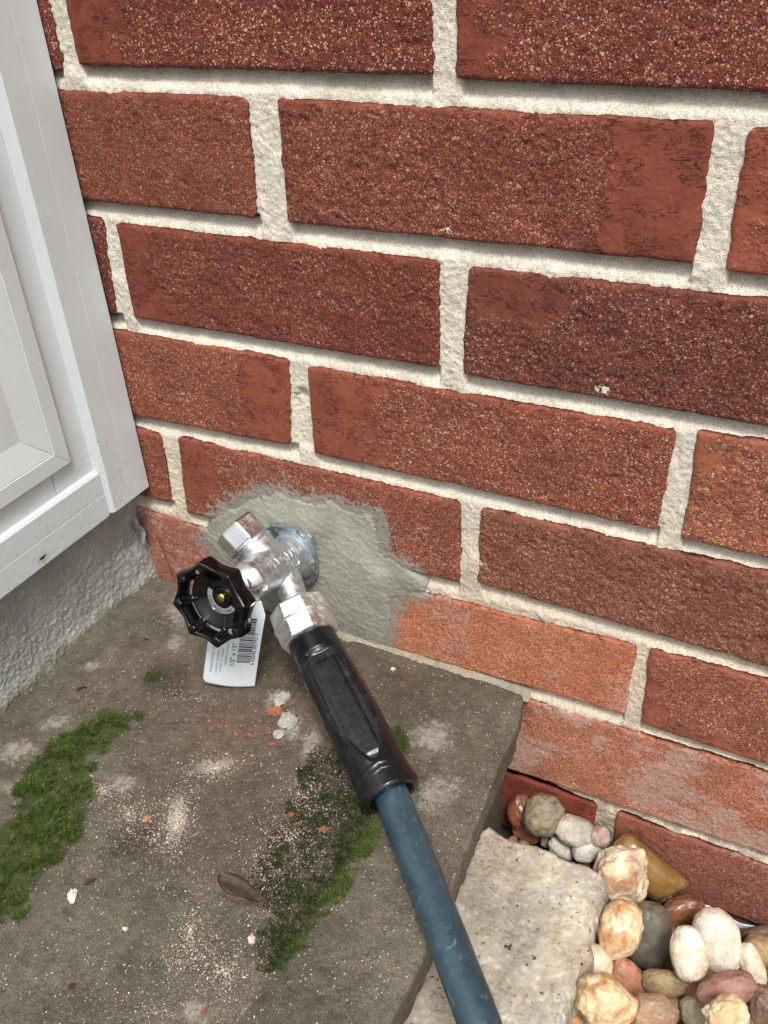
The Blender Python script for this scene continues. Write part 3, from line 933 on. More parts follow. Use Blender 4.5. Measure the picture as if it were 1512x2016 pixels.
# ------------------------------------------------------------------ white frame on the left
fr = empty('window_frame', (-.02, -.2, -.303), 'white plastic window frame standing on the grey plinth, left of the bricks', 'window frame')
XB = -.040
V, F = prism([(-.0134, -.0024), (-.0130, -.0030), (-.0130, -.0193), (-.0135, -.0195), (-.0135, -.0198), (-.0130, -.0200), (-.0130, -.0345), (-.0150, -.0366), (-.0210, -.0372), (XB, -.0372), (XB, -.0024)], 2, -.3006, .62)
adopt(fix_normals(mesh('trim', V, F, MP, smooth=False)), fr)
V, F = prism([(-.0165, -.3030), (-.0160, -.3022), (-.0160, -.2872), (-.0164, -.2869), (-.0164, -.2866), (-.0160, -.2863), (-.0160, -.2725), (-.0172, -.2711), (-.0200, -.2706), (XB, -.2706), (XB, -.3030)], 1, -1.3, -.0372)
sill = adopt(fix_normals(mesh('sill', V, F, MP, smooth=False)), fr)
slot_m = mat_plain('slot_shadow', (.03, .02, .012), .8)
rust = mat_plain('rust_stain', (.33, .22, .11), .7, n=.2)
V, F = [], []
for k in range(20):
    a = 2 * math.pi * k / 20
    V.append((-.01585, -.0915 + .0024 * math.cos(a), -.2972 + .0009 * math.sin(a) + .0006 * math.cos(a) ** 2))
so = mesh('weep_hole', V, [list(range(20))], slot_m, smooth=False)
so.parent = sill
so.location = Vector(so.location) - Vector(sill.location)
V = []
for k in range(28):
    a = 2 * math.pi * k / 28
    w = 1 + .25 * float(vnoise(np.array([math.cos(a) * 2, math.sin(a) * 2, 3.]), 9))
    V.append((-.01592, -.0912 + .0038 * w * math.cos(a), -.2980 + .0026 * w * math.sin(a)))
so = mesh('rust_mark', V, [list(range(28))], mat_plain('rust_wash', (.56, .52, .42), .5, n=.2), smooth=False)
so.parent = sill
so.location = Vector(so.location) - Vector(sill.location)
for (y0, y1) in ((-.0662, -.0372), (-1.3, -.0668)):
    V, F = prism([(XB, -.2706), (-.0200, -.2706), (-.0200, .62), (XB, .62)], 1, y0, y1)
    b = fix_normals(mesh('frame_rail', V, F, MP, smooth=False))
    bevel(b, .0004)
    adopt(b, fr)
prof = [(0, -.030), (0, -.0176), (.0012, -.0164), (.0106, -.0164), (.0110, -.0171), (.0114, -.0167), (.030, -.0206), (.0335, -.0210), (.0345, -.0225), (.0345, -.033), (.0345, -.039), (0, -.039)]
YC, ZC = -.0527, -.2557
V = [(x, YC - w, ZC + w) for w, x in prof] + [(x, YC - w, .62) for w, x in prof]
n = len(prof)
FF = [[i, (i + 1) % n, n + (i + 1) % n, n + i] for i in range(n)] + [list(range(n))[::-1], list(range(n, 2 * n))]
adopt(fix_normals(mesh('sash_stile', V, FF, MP, smooth=False)), fr)
V = [(x, YC - w - .0002, ZC + w - .0001) for w, x in prof] + [(x, -1.3, ZC + w - .0001) for w, x in prof]
adopt(fix_normals(mesh('sash_rail', V, FF, MP, smooth=False)), fr)
gl = G('window_glass')
gl.out((.30, .265, .26), .06, 0, .6)
V, F = prism([(-.0300, ZC + .033), (-.0245, ZC + .033), (-.0245, .62), (-.0300, .62)], 1, -1.3, YC - .033)
adopt(fix_normals(mesh('pane', V, F, gl.m, smooth=False)), fr)

# ------------------------------------------------------------------ rendered plinth under the frame
pl = empty('concrete_plinth', (-.08, -.3, -.5), 'rough grey rendered plinth under the white window frame', 'plinth')
ys = np.concatenate([np.linspace(.004, -.20, 300), np.linspace(-.205, -1.3, 60)])
zs = np.concatenate([[-.515, -.45, -.40], np.linspace(-.392, -.288, 150)])
Y, Z = np.meshgrid(ys, zs, indexing='ij')
P = xyz(0, Y, Z)
stip = np.maximum(vnoise(P * np.array([1, 300, 380]), 61), -.3) * .00045 + np.maximum(vnoise(P * np.array([1, 620, 760]), 62), -.2) * .00065
x = -.0322 + stip + .0009 * fbm(P * 40, 63, 3)
lump = sstep(-.345, -.356, Z + .004 * fbm(P * 120, 64, 3)) * sstep(-.034, -.012, Y + .006 * fbm(P * 90, 65, 3))
x = x + .0042 * lump + .0016 * sstep(-.366, -.378, Z)
V = xyz(x, Y, Z).reshape(-1, 3)
F = grid_faces(len(ys), len(zs))
adopt(mesh('render_coat', V, F, MR), pl)
V, F = prism([(-.16, -.515), (-.036, -.515), (-.036, -.2885), (-.16, -.2885)], 1, -1.3, .003)
adopt(fix_normals(mesh('core', V, F, MR, smooth=False)), pl)

# ------------------------------------------------------------------ stone step
step = empty('stone_step', (.11, -.2, -.512), 'brown weathered stone slab with moss, lying below the tap', 'step')
EDGE_A = np.array(EDGE)
ys = np.concatenate([np.linspace(-.0035, -.30, 330), np.linspace(-.306, -.95, 40)])


def edge_x(y):
    e = np.interp(-y, -EDGE_A[:, 1], EDGE_A[:, 0])
    e = np.where(y > -.03, e - .0022 * np.clip((y + .010) / .0065, 0, 1) ** 2.5, e)
    return e + .0008 * fbm(xyz(y * 40, 0, 0), 71, 3) + .0002 * vnoise(xyz(y * 420, 0, 0), 72)


us = np.concatenate([np.linspace(0, 1, 300), [1] * 12])
U, Y = np.meshgrid(us, ys, indexing='ij')
E = edge_x(Y)
RAD = .0020
X = -.036 + (E - RAD + .036) * U
P = xyz(X, Y, 0)
hol = sstep(.216, .192, X + .004 * fbm(P * 60, 73, 3)) * sstep(-.060, -.115, Y)
H = -.378 - .0055 * hol + .0009 * fbm(P * 26, 74, 3) + .00035 * fbm(P * 150, 75, 3) + .00022 * vnoise(P * 520, 76) + .00013 * vnoise(P * 900, 77)
H = H - .0012 * sstep(E - .02, E - RAD, X)
Zt = H.copy()
k0 = 300
for j in range(12):
    if j < 6:
        a = (j + 1) / 6 * math.pi / 2
        X[k0 + j] = E[k0 + j] - RAD + RAD * math.sin(a)
        Zt[k0 + j] = H[k0 - 1] - RAD * (1 - math.cos(a))
    else:
        t = (j - 5) / 6
        X[k0 + j] = E[k0 + j] - .0012 * t + .0007 * vnoise(xyz(0, Y[k0 + j] * 300, t * 6), 78)
        Zt[k0 + j] = H[k0 - 1] - RAD - (.0225 - RAD) * t
V = xyz(X, Y, Zt).reshape(-1, 3)
px, py = X.reshape(-1), Y.reshape(-1)
ml = poly_sd(px, py, MOSS_L)
mr = poly_sd(px, py, MOSS_R)
green = np.maximum(sstep(-.008, .003, ml) * .9, sstep(-.007, .004, mr) * .45)
green = np.maximum(green, blobs(px, py, MOSS_BITS) * .9)
st1 = np.stack([blobs(px, py, WHITE), np.maximum(blobs(px, py, DARK), sstep(-.006, .006, mr)), blobs(px, py, ORANGE)], -1)
st2 = np.stack([green, blobs(px, py, REDDISH), 0 * px], -1)
F = grid_faces(len(us), len(ys), True)
adopt(mesh('slab', V, F, MS, attrs={'stain': np.clip(st1, 0, 1), 'stain2': np.clip(st2, 0, 1)}), step)
V, F = prism([(-.036, -.512), (.232, -.512), (.232, -.3985), (-.036, -.3985)], 1, -.94, -.004)
adopt(fix_normals(mesh('riser', V, F, mat_plain('riser_stone', (.10, .085, .065), .9, n=.2, bump=.4), smooth=False)), step)
# white mark and underside of the slab
V, F = prism([(-.036, -.4005), (.240, -.4005), (.240, -.3990), (-.036, -.3990)], 1, -.94, -.004)
adopt(fix_normals(mesh('underside', V, F, MS, smooth=False)), step)


def slab_z(x, y):
    x, y = np.asarray(x, float), np.asarray(y, float)
    P = xyz(x, y, 0)
    hol = sstep(.216, .192, x + .004 * fbm(P * 60, 73, 3)) * sstep(-.060, -.115, y)
    return -.378 - .0055 * hol + .0009 * fbm(P * 26, 74, 3) + .00035 * fbm(P * 150, 75, 3)

# ------------------------------------------------------------------ hose tap on the wall
PIT = math.radians(15)
fa = empty('hose_tap', FLANGE, 'chrome hose tap with black scalloped handwheel set in grey cement', 'tap')
ez = Vector((0, -math.cos(PIT), math.sin(PIT)))
ex = Vector((1, 0, 0))
ey = ez.cross(ex)
Rm = Matrix((ex, ey, ez)).transposed()
fa.rotation_mode = 'XYZ'
fa.rotation_euler = Rm.to_euler()
MMm = .001


def mm(V):
    return [tuple(c * MMm for c in v) for v in V]


# flange plate with a screw notch
out2 = [(-15, 19), (-6, 20.6), (4.6, 21), (5.4, 18.2), (6.6, 16.4), (8.6, 15.8), (10.6, 16.6), (11.6, 18.6), (12.4, 20.6), (15.2, 18.6), (16.4, 10), (17, 1), (16, -8), (12.5, -16), (7, -21), (0, -22.5), (-7, -21), (-12.5, -16), (-16, -8), (-17, 1), (-16.6, 10)]
V, F = prism([p for p in out2], 2, -1.0, 1.6)
# the plate lies parallel to the wall
Vf = []
for v in V:
    wv = Vector((v[0], -2.6 - v[2], v[1] - .5))
    Vf.append(tuple(Rm.transposed() @ wv))
V = Vf
o = mesh('flange', mm(V), F, ZINC, fa, smooth=False)
fix_normals(o)
bevel(o, .0006, 2)
# cast body: barrel, outlet stub and breaker neck fused into one skin
OUT = Vector((.70, -.545, .46)).normalized()
CAPD = Vector((-.79, .61, .04)).normalized()
p1 = lathe([(15.6, 0), (16.2, 2.2), (15.6, 4.0), (14.2, 5.6), (13.4, 9), (12.8, 16), (12.2, 30), (11.6, 40), (11.0, 46.5), (10.2, 47.0)], 64)
v, f = lathe([(9.2, -6), (8.8, 6), (8.2, 14), (7.8, 22), (7.6, 40)], 48)
p2 = (place(v, OUT * 2 + Vector((0, 0, 17)), OUT), f)
v, f = lathe([(10.6, -4), (11.0, 4), (11.5, 12), (11.9, 15), (11.9, 21)], 48)
p3 = (place(v, Vector((0, 0, 25)), CAPD), f)
V, F = joinm(p1, p2, p3)
body = mesh('body', mm(V), F, CHROME, fa)
fix_normals(body)
rm = body.modifiers.new('fuse', 'REMESH')
rm.mode = 'VOXEL'
rm.voxel_size = .00045
rm.use_smooth_shade = True
smo = body.modifiers.new('soften', 'SMOOTH')
smo.factor = .5
smo.iterations = 7
# breaker cap: faceted chrome cup
n = 8
prof = [(12.2, 18.0), (13.9, 18.3), (14.9, 19.2), (14.9, 30.8), (14.1, 32.0), (12.4, 32.7), (4, 32.9)]
v, f = lathe(prof, n)
o = mesh('breaker_cap', mm(place(v, Vector((0, 0, 25)), CAPD)), f, POLISH, fa, smooth=False)
fix_normals(o)
bevel(o, .0007, 3)
v, f = lathe([(11.7, 15.4), (12.7, 15.7), (12.7, 16.9), (11.7, 17.2)], 48)
o = mesh('breaker_ring', mm(place(v, Vector((0, 0, 25)), CAPD)), f, POLISH, fa)
bevel(o, .0003)
# packing nut behind the wheel
v, f = lathe([(9.8, 46.4), (11.2, 46.6), (11.7, 47.2), (11.7, 48.0), (11.1, 48.5), (11.1, 49.0), (11.6, 49.4), (11.6, 50.2), (10.8, 51.0), (9.6, 54.5), (6.4, 56.5), (5.0, 57.5), (5.0, 66)], 64)
o = mesh('packing_nut', mm(v), f, POLISH, fa)


def on_barrel(body_text, size, s_mid, ang_mid, rad, h):
    """raised letters wrapped on the barrel, reading from the wheel towards the wall"""
    v, f = text2d(body_text, size, .010)
    w = v[:, 0].max() - v[:, 0].min()
    x = v[:, 0] - v[:, 0].min() - w / 2
    y = v[:, 1] - (v[:, 1].max() + v[:, 1].min()) / 2
    V, F = [], []
    for lev in (-1.2, h):
        for a, b in zip(x, y):
            th = ang_mid + b / rad
            r = float(np.interp(s_mid - a, [5.6, 9, 16, 30, 40, 46], [14.2, 13.4, 12.8, 12.2, 11.6, 11.0])) + lev
            V.append((r * math.cos(th), r * math.sin(th), s_mid - a))
    k = len(v)
    F = [[i + k for i in q] for q in f]
    edges = {}
    for q in f:
        for a, b in zip(q, q[1:] + q[:1]):
            edges[(a, b)] = 1
    for (a, b) in list(edges):
        if (b, a) not in edges:
            F.append([a, b, b + k, a + k])
    return V, F


AM = math.radians(46)
V, F = joinm(on_barrel('*LEGEND', 7.4, 25.5, AM, 12.35, .55), on_barrel('552', 5.6, 19.5, AM - math.radians(30), 12.7, .5))
o = mesh('lettering', mm(V), F, CHROME, fa, smooth=False)
fix_normals(o)

# handwheel -------------------------------------------------------------
HC = 84.0                        # front rim plane
PH0 = math.radians(14)
nth, ncs = 256, 22
V = []
for i in range(nth):
    th = 2 * math.pi * i / nth
    k = abs(math.cos(4 * (th - PH0)))            # 1 at the eight ribs
    k8 = abs(((th - PH0) / (math.pi / 4)) % 1 - .5) * 2
    Ro = 21.4 + 3.0 * (k8 ** 1.6)
    Ri = 19.1 + 1.1 * k8 ** 2
    zf, zb = HC + 1.0 + 1.0 * k8 ** 2, HC - 8.5 - .6 * k8
    sec = [(Ri, zb + 1.0), (Ri + .2, zb + .3), (Ri + 1, zb), (Ro - 1, zb), (Ro - .2, zb + .5), (Ro, zb + 1.6), (Ro + .25, (zf + zb) / 2), (Ro, zf - 1.6), (Ro - .3, zf - .6), (Ro - 1.1, zf), (Ri + 1.2, zf + .1), (Ri + .3, zf - .4), (Ri, zf - 1.3), (Ri - .1, (zf + zb) / 2)]
    for r, z in sec:
        V.append((r * math.cos(th), r * math.sin(th), z))
m_ = len(sec)
F = [[i * m_ + j, i * m_ + (j + 1) % m_, ((i + 1) % nth) * m_ + (j + 1) % m_, ((i + 1) % nth) * m_ + j] for i in range(nth) for j in range(m_)]
rim = (V, F)
bowl = lathe([(5.6, 65), (9, 64.6), (13.6, 67.5), (16.4, 72.5), (17.3, 76.2), (16.9, 77.3), (16.0, 77.3), (14.4, 76.2), (12.4, 74.8), (10.9, 73.9), (10.2, 73.6), (10.0, 72.8), (6.2, 72.6), (5.6, 73.8), (3.2, 74.0), (2.9, 73.0)], 96)
parts = [rim, bowl]
for k in range(8):
    th = PH0 + k * math.pi / 4
    d = Vector((math.cos(th), math.sin(th), 0))
    # stub rib standing inside the rim, then a short arm down to the bowl
    v, f = lathe([(.8, -5.6), (1.9, -5.0), (2.3, -3), (2.3, 3.6), (1.9, 5.0), (.8, 5.6)], 18)
    parts.append((place(v, d * 19.3 + Vector((0, 0, HC - 3.6)), Vector((0, 0, 1)) + d * .10, (0, 1, 0)), f))
    a, b = d * 15.2 + Vector((0, 0, 74.6)), d * 20.2 + Vector((0, 0, HC - 5.2))
    v, f = lathe([(1.9, 0), (1.9, (b - a).length)], 14)
    parts.append((place(v, a, b - a), f))
v, f = lathe([(4.8, 60), (4.8, 67)], 32)
parts.append((v, f))
V, F = joinm(*parts)
hw = mesh('handwheel', mm(V), F, ENAMEL, fa, center=False)
fix_normals(hw)
rm = hw.modifiers.new('fuse', 'REMESH')
rm.mode = 'VOXEL'
rm.voxel_size = .0004
rm.use_smooth_shade = True
smo = hw.modifiers.new('soften', 'SMOOTH')
smo.factor = .5
smo.iterations = 3


def ring_sector(r0, r1, z, a0, a1, n=60):
    V, F = [], []
    for i in range(n + 1):
        a = a0 + (a1 - a0) * i / n
        V += [(r0 * math.cos(a), r0 * math.sin(a), z), (r1 * math.cos(a), r1 * math.sin(a), z)]
        if i:
            F.append([2 * i - 2, 2 * i - 1, 2 * i + 1, 2 * i])
    return V, F


lab = mat_plain('label_foil', (.34, .36, .36), .45, .2)
V, F = ring_sector(6.5, 9.7, 73.15, math.radians(160), math.radians(330))
mesh('label', mm(V), F, lab, hw, smooth=False)


def arc_text(s, size, r, a0, z):
    v, f = text2d(s, size, .015)
    v = v.copy()
    V = []
    for x, y, _ in v:
        a = a0 + x / r
        rr = r - y
        V.append((rr * math.cos(a), rr * math.sin(a), z))
    return V, [q[::-1] for q in f]


V, F = arc_text('T-552 MULTI-TURN', 2.5, 9.1, math.radians(186), 73.3)
mesh('label_print', mm(V), F, INK, hw, smooth=False)
v, f = lathe([(2.95, 72.2), (2.95, 74.2), (2.6, 75.0), (1.6, 75.5), (.01, 75.6)], 32)
sw = mesh('screw', mm(v), f, BRASS, hw)
x1 = []
for a in (0.35, 0.35 + math.pi / 2):
    d = Vector((math.cos(a), math.sin(a), 0))
    e = Vector((-d.y, d.x, 0))
    q = [d * s * 1.9 + e * t * .35 for s, t in ((-1, -1), (1, -1), (1, 1), (-1, 1))]
    x1.append(([(p.x, p.y, 75.35 + .3 * (1 - abs(p.length) / 2)) for p in q] + [(p.x, p.y, 74.1) for p in q], [[0, 1, 2, 3], [7, 6, 5, 4], [0, 4, 5, 1], [1, 5, 6, 2], [2, 6, 7, 3], [3, 7, 4, 0]]))
V, F = joinm(*x1)
mesh('screw_slot', mm(V), F, mat_plain('slot_brass', (.10, .06, .02), .5, .6), hw, smooth=False)


# ------------------------------------------------------------------ hang tag
TB = [np.array(q) for q in TAG]          # BL BR TR TL


def tag_pt(p, q, lift=0.0):
    b = TB[0] * (1 - p) + TB[1] * p
    t = TB[3] * (1 - p) + TB[2] * p
    P = b * (1 - q) + t * q
    nrm = np.cross(TB[1] - TB[0], TB[3] - TB[0])
    nrm /= np.linalg.norm(nrm)
    bow = .0022 * math.sin(math.pi * q) + .0012 * math.sin(math.pi * p * 1.2) * (1 - q)
    return P + nrm * (bow + lift)


def tag_out(p):
    # torn, slightly bowed lower edge
    return .035 * (1 - p) ** 3 + .012 * math.sin(5 * p) * (1 - p) + (.05 if p < .06 else 0) * (1 - p / .06)


ht = empty('hang_tag', tuple((TB[0] + TB[1]) / 2), 'white paper tag with barcode hanging below the black handwheel', 'tag')
npp, nq = 40, 60
V, F = [], []
for i in range(npp):
    for j in range(nq):
        p = i / (npp - 1)
        q0 = tag_out(p)
        q = q0 + (1 - q0) * j / (nq - 1)
        # neck: the tag narrows into a tie near the stem
        pc = p
        if q > .86:
            s = (q - .86) / .14
            pc = .5 + (p - .5) * (1 - .35 * s) + (.05 * s)
        V.append(tag_pt(pc, q))
pm = mat_plain('tag_paper', (.72, .79, .83), .55, n=.02)
o = mesh('paper', V, grid_faces(npp, nq, True), pm, None)
sl_ = o.modifiers.new('thick', 'SOLIDIFY')
sl_.thickness = .00025
sl_.offset = -1
adopt(o, ht)


def tag_text(s, size, p0, q0, bold=0.0):
    """print running up the tag; size in units of tag width"""
    v, f = text2d(s, size, bold)
    return [tag_pt(p0 - y, q0 + x * .575, .00018) for x, y, _ in v], f


lines = [tag_text('WARNING: Water', .085, .165, .175), tag_text('content greater than', .08, .255, .165), tag_text('install or repair', .08, .335, .19), tag_text('human consump', .08, .415, .28)]
V, F = joinm(*lines)
adopt(mesh('warning_print', V, F, GINK, None, smooth=False), ht)
V, F = joinm(tag_text('1/2" x 12"', .115, .56, .265, .012), tag_text('6 62545 00792 2', .095, .93, .285, .006))
adopt(mesh('size_print', V, F, INK, None, smooth=False), ht)
bars = []
q = .315
random.seed(9)
while q < .80:
    w = random.choice((.006, .006, .010, .015))
    bars.append(([tag_pt(.60, q, .00016), tag_pt(.86, q, .00016), tag_pt(.86, q + w, .00016), tag_pt(.60, q + w, .00016)], [[0, 1, 2, 3]]))
    q += w + random.choice((.006, .008, .011))
V, F = joinm(*bars)
adopt(mesh('barcode', V, F, INK, None, smooth=False), ht)

# ------------------------------------------------------------------ hose
FW = Matrix.LocRotScale(Vector(FLANGE), fa.rotation_euler, None)
nut0 = FW @ ((OUT * 2 + Vector((0, 0, 17)) + OUT * 29) * MMm)
OW = (Rm @ OUT).normalized()
hz = empty('garden_hose', tuple(HOSE[2]), 'blue rubber garden hose with black grip sleeve screwed to the tap', 'hose')
# octagonal swivel nut
nut_d = (OW * .75 + (Vector(HOSE[0]) - nut0).normalized() * .25).normalized()
KN, KL = 1.17, 1.10
secs = [[(9.5, -.3), (13.7, 0), (14.9, 1.0), (15.0, 9.0), (14.2, 9.5)], [(14.0, 10.2), (14.9, 10.7), (14.7, 19.4), (13.2, 20.2), (9.5, 20.4)]]
for s_ in secs:
    v, f = lathe([(r * KN, z * KL) for r, z in s_], 8)
    o = mesh('coupling_nut', place(mm(v), nut0, nut_d), f, NUTM, smooth=False)
    fix_normals(o)
    bevel(o, .0015, 4)
    adopt(o, hz)
v, f = lathe([(r * KN, z * KL) for r, z in [(13.6, 9.2), (15.15, 9.3), (15.3, 9.8), (15.15, 10.4), (13.6, 10.5)]], 64)
o = mesh('coupling_ring', place(mm(v), nut0, nut_d), f, NUTM)
adopt(fix_normals(o), hz)
# grip sleeve
g0 = nut0 + nut_d * .0205
g1 = Vector(HOSE[0]) + (Vector(HOSE[0]) - g0).normalized() * .002
GL = (g1 - g0).length
gd = (g1 - g0).normalized()
toc = (Vector(CAM['loc']) - (g0 + g1) / 2).normalized()
gx = (toc - gd * toc.dot(gd)).normalized()        # the moulded panel faces up towards the path
tilt = math.radians(6)
gy = gd.cross(gx)
gx, gy = gx * math.cos(tilt) - gy * math.sin(tilt), gy * math.cos(tilt) + gx * math.sin(tilt)
ns, nt = 260, 168
S, T = np.meshgrid(np.linspace(0, 1, ns), np.linspace(-math.pi, math.pi, nt, endpoint=False), indexing='ij')
prof_s = np.array([0, .012, .03, .14, .2, .5, .8, .9, .985, 1.0])
prof_r = np.array([12.2, 13.3, 13.6, 13.9, 14.2, 15.2, 15.0, 15.2, 15.9, 15.2])
Rg = np.interp(S, prof_s, prof_r)
ta = np.degrees(np.abs(T))
hw_out = 50 * np.clip((S - .15) / .05, 0, 1) ** .5 * np.clip((.86 - S) / .28, 0, 1) ** .6 + 1e-6
outer = sstep(2, -2.5, ta - hw_out) * sstep(.155, .175, S) * sstep(.86, .83, S)
flat = np.minimum(Rg, 11.9 / np.maximum(np.cos(np.clip(T, -1.2, 1.2)), .3))
Rg = Rg * (1 - outer) + np.minimum(Rg, flat + .15) * outer
inner = sstep(3, -3, ta - 24 * (1 - .12 * S)) * sstep(.215, .235, S) * sstep(.815, .79, S)
Rg = Rg + .6 * inner
Rg = Rg + .55 * np.exp(-((ta - hw_out) / 3.2) ** 2) * sstep(.165, .2, S) * sstep(.86, .80, S)
notch = np.exp(-((S - .155) / .010) ** 2) * sstep(40, 25, ta)
Rg = Rg - .9 * notch
for sc0 in (.875, .905):
    Rg = Rg + .35 * np.exp(-((S - sc0 + .00002 * (ta - 20) ** 2 * (ta < 80)) / .006) ** 2) * sstep(85, 60, ta)
Rg = Rg + .10 * fbm(xyz(S * 30, np.cos(T) * 3, np.sin(T) * 3), 81, 3)
V = (np.array(g0)[None, None] + S[..., None] * GL * np.array(gd) + (Rg * np.cos(T) * .001)[..., None] * np.array(gx) + (Rg * np.sin(T) * .001)[..., None] * np.array(gy)).reshape(-1, 3)
i = np.arange(ns - 1)[:, None] * nt
j = np.arange(nt)[None, :]
j2 = (j + 1) % nt
F = np.stack([i + j, i + j2, i + nt + j2, i + nt + j], -1).reshape(-1, 4)
# hollow mouth round the hose
end = V[-nt:]
c1 = end.mean(0)
ring1 = c1 + (end - c1) * .74
ring2 = ring1 - np.array(gd) * .012
b = len(V)
jj = np.arange(nt)
j2 = (jj + 1) % nt
F = np.concatenate([F, np.stack([b - nt + jj, b - nt + j2, b + j2, b + jj], -1), np.stack([b + jj, b + j2, b + nt + j2, b + nt + jj], -1)])
V = np.concatenate([V, ring1, ring2])
gp = mesh('grip', V, F, RUBBER)
adopt(fix_normals(gp), hz)
# the blue tube
pts = [Vector(HOSE[0]) - gd * .035] + [Vector(q) for q in HOSE] + [Vector(HOSE[-1]) + Vector((.045, -.05, -.012)), Vector(HOSE[-1]) + Vector((.11, -.12, -.055)), Vector(HOSE[-1]) + Vector((.17, -.2, -.112)), Vector(HOSE[-1]) + Vector((.24, -.34, -.128)), Vector(HOSE[-1]) + Vector((.30, -.60, -.128))]


def catmull(p, n):
    out = []
    p = [p[0] * 2 - p[1]] + p + [p[-1] * 2 - p[-2]]
    for i in range(1, len(p) - 2):
        for k in range(n):
            t = k / n
            out.append(.5 * ((2 * p[i]) + (p[i + 1] - p[i - 1]) * t + (2 * p[i - 1] - 5 * p[i] + 4 * p[i + 1] - p[i + 2]) * t * t + (3 * p[i] - p[i - 1] - 3 * p[i + 1] + p[i + 2]) * t ** 3))
    return out


def tube(path, r, n=32, rad=None):
    V, F = [], []
    up = Vector((0, 0, 1))
    for i, p in enumerate(path):
        d = (path[min(i + 1, len(path) - 1)] - path[max(i - 1, 0)]).normalized()
        x = up.cross(d)
        if x.length < 1e-5:
            x = Vector((1, 0, 0))
        x.normalize()
        y = d.cross(x)
        rr = r * (rad[i] if rad is not None else 1)
        for k in range(n):
            a = 2 * math.pi * k / n
            V.append(tuple(p + x * rr * math.cos(a) + y * rr * math.sin(a)))
    for i in range(len(path) - 1):
        for k in range(n):
            F.append([i * n + k, i * n + (k + 1) % n, (i + 1) * n + (k + 1) % n, (i + 1) * n + k])
    F.append(list(range(n))[::-1])
    F.append([(len(path) - 1) * n + k for k in range(n)])
    return V, F


bh = G('blue_hose')
sk = bh.rng(bh.noise(60, 4, .6), .3, .7, .8, 1.25)
bc = bh.scale((.026, .062, .086), sk)
sc1 = bh.math('MULTIPLY', bh.rng(bh.noise(95, 6, .8, dist=2.5), .55, .70), .6)
bc = bh.mix(sc1, bc, (.30, .33, .34))
bc = bh.mix(bh.rng(bh.noise(1300, 2), .70, .76, 0, .5), bc, (.26, .32, .36))
bh.bump(bh.math('ADD', bh.noise(1200, 2), bh.noise(160, 3)), .12, .0005)
bh.out(bc, bh.rng(bh.noise(200, 3), .3, .7, .26, .42), 0, .9)
V, F = tube(catmull(pts, 14), .0088, 40)
adopt(mesh('tube', V, F, bh.m), hz)

# ------------------------------------------------------------------ flagstone beside the step
fg = empty('flagstone', (.28, -.1, -.49), 'flat pale dirty quartz flagstone between the step and the pebbles', 'flagstone')
MA = np.array(MARBLE)
nx, ny = 190, 300
X, Y = np.meshgrid(np.linspace(.22, .322, nx), np.linspace(-.20, -.030, ny), indexing='ij')
P = xyz(X, Y, 0)
sdm = poly_sd(X, Y, MA) + .0012 * fbm(P * 120, 91, 4) + .0005 * vnoise(P * 420, 92)
Zm = -.455 + .0010 * fbm(P * 40, 93, 3) + .0003 * fbm(P * 210, 94, 3) + .00016 * vnoise(P * 700, 95)
Zm = Zm - .0035 * sstep(.0035, .0, sdm) - .030 * sstep(.0004, -.0028, sdm)
keep = sdm > -.0034
keep = keep[:-1, :-1] | keep[1:, 1:]
V, F, _ = compact(xyz(X, Y, Zm).reshape(-1, 3), grid_faces(nx, ny, True, keep))
adopt(mesh('stone', V, F, MQ), fg)

# ------------------------------------------------------------------ pebbles
bm = bmesh.new()
bmesh.ops.create_icosphere(bm, subdivisions=5, radius=1)
bm.verts.ensure_lookup_table()
SPH = np.array([v.co[:] for v in bm.verts])
SPF = np.array([[v.index for v in f.verts] for f in bm.faces])
bm.free()
bm = bmesh.new()
bmesh.ops.create_icosphere(bm, subdivisions=2, radius=1)
SP2 = np.array([v.co[:] for v in bm.verts])
SP2F = np.array([[v.index for v in f.verts] for f in bm.faces])
bm.free()


def radial(poly, phi):
    poly = np.array(poly, float)
    out = np.full(phi.shape, 9.0)
    c, s = np.cos(phi), np.sin(phi)
    n = len(poly)
    for i in range(n):
        a, b = poly[i], poly[(i + 1) % n]
        e = b - a
        den = c * e[1] - s * e[0]
        t = (a[0] * e[1] - a[1] * e[0]) / np.where(np.abs(den) < 1e-9, 1e-9, den)
        u = (a[0] * s - a[1] * c) / np.where(np.abs(den) < 1e-9, 1e-9, den)
        out = np.where((t > 0) & (u >= -.001) & (u <= 1.001), np.minimum(out, t), out)
    return np.where(out > 5, 1, out)


def pebble_mesh(ax, bx, fw, thick, lump, seed, poly=None, sq=.9, S=SPH):
    p = np.sign(S) * np.abs(S) ** sq
    p = p / (np.abs(p) ** 2.3).sum(1, keepdims=True) ** (1 / 2.3)
    if poly:
        tab = np.linspace(-math.pi, math.pi, 181)
        rr = radial(poly, tab)
        ker = np.exp(-np.linspace(-2, 2, 13) ** 2)
        rr = np.convolve(np.r_[rr[-7:-1], rr, rr[1:7]], ker / ker.sum(), 'valid')
        phi = np.arctan2(p[:, 1], p[:, 0])
        k = np.interp(phi, tab, rr)
        p[:, :2] *= k[:, None]
    d = 1 + lump * fbm(S * 1.3 + seed, 101, 3, .5) + lump * .3 * fbm(S * 5 + seed, 102, 3)
    p = p * d[:, None]
    ax, bx, fw = np.array(ax), np.array(bx), np.array(fw)
    t = thick * min(np.linalg.norm(ax), np.linalg.norm(bx))
    return p[:, :1] * ax + p[:, 1:2] * bx + p[:, 2:] * fw * t


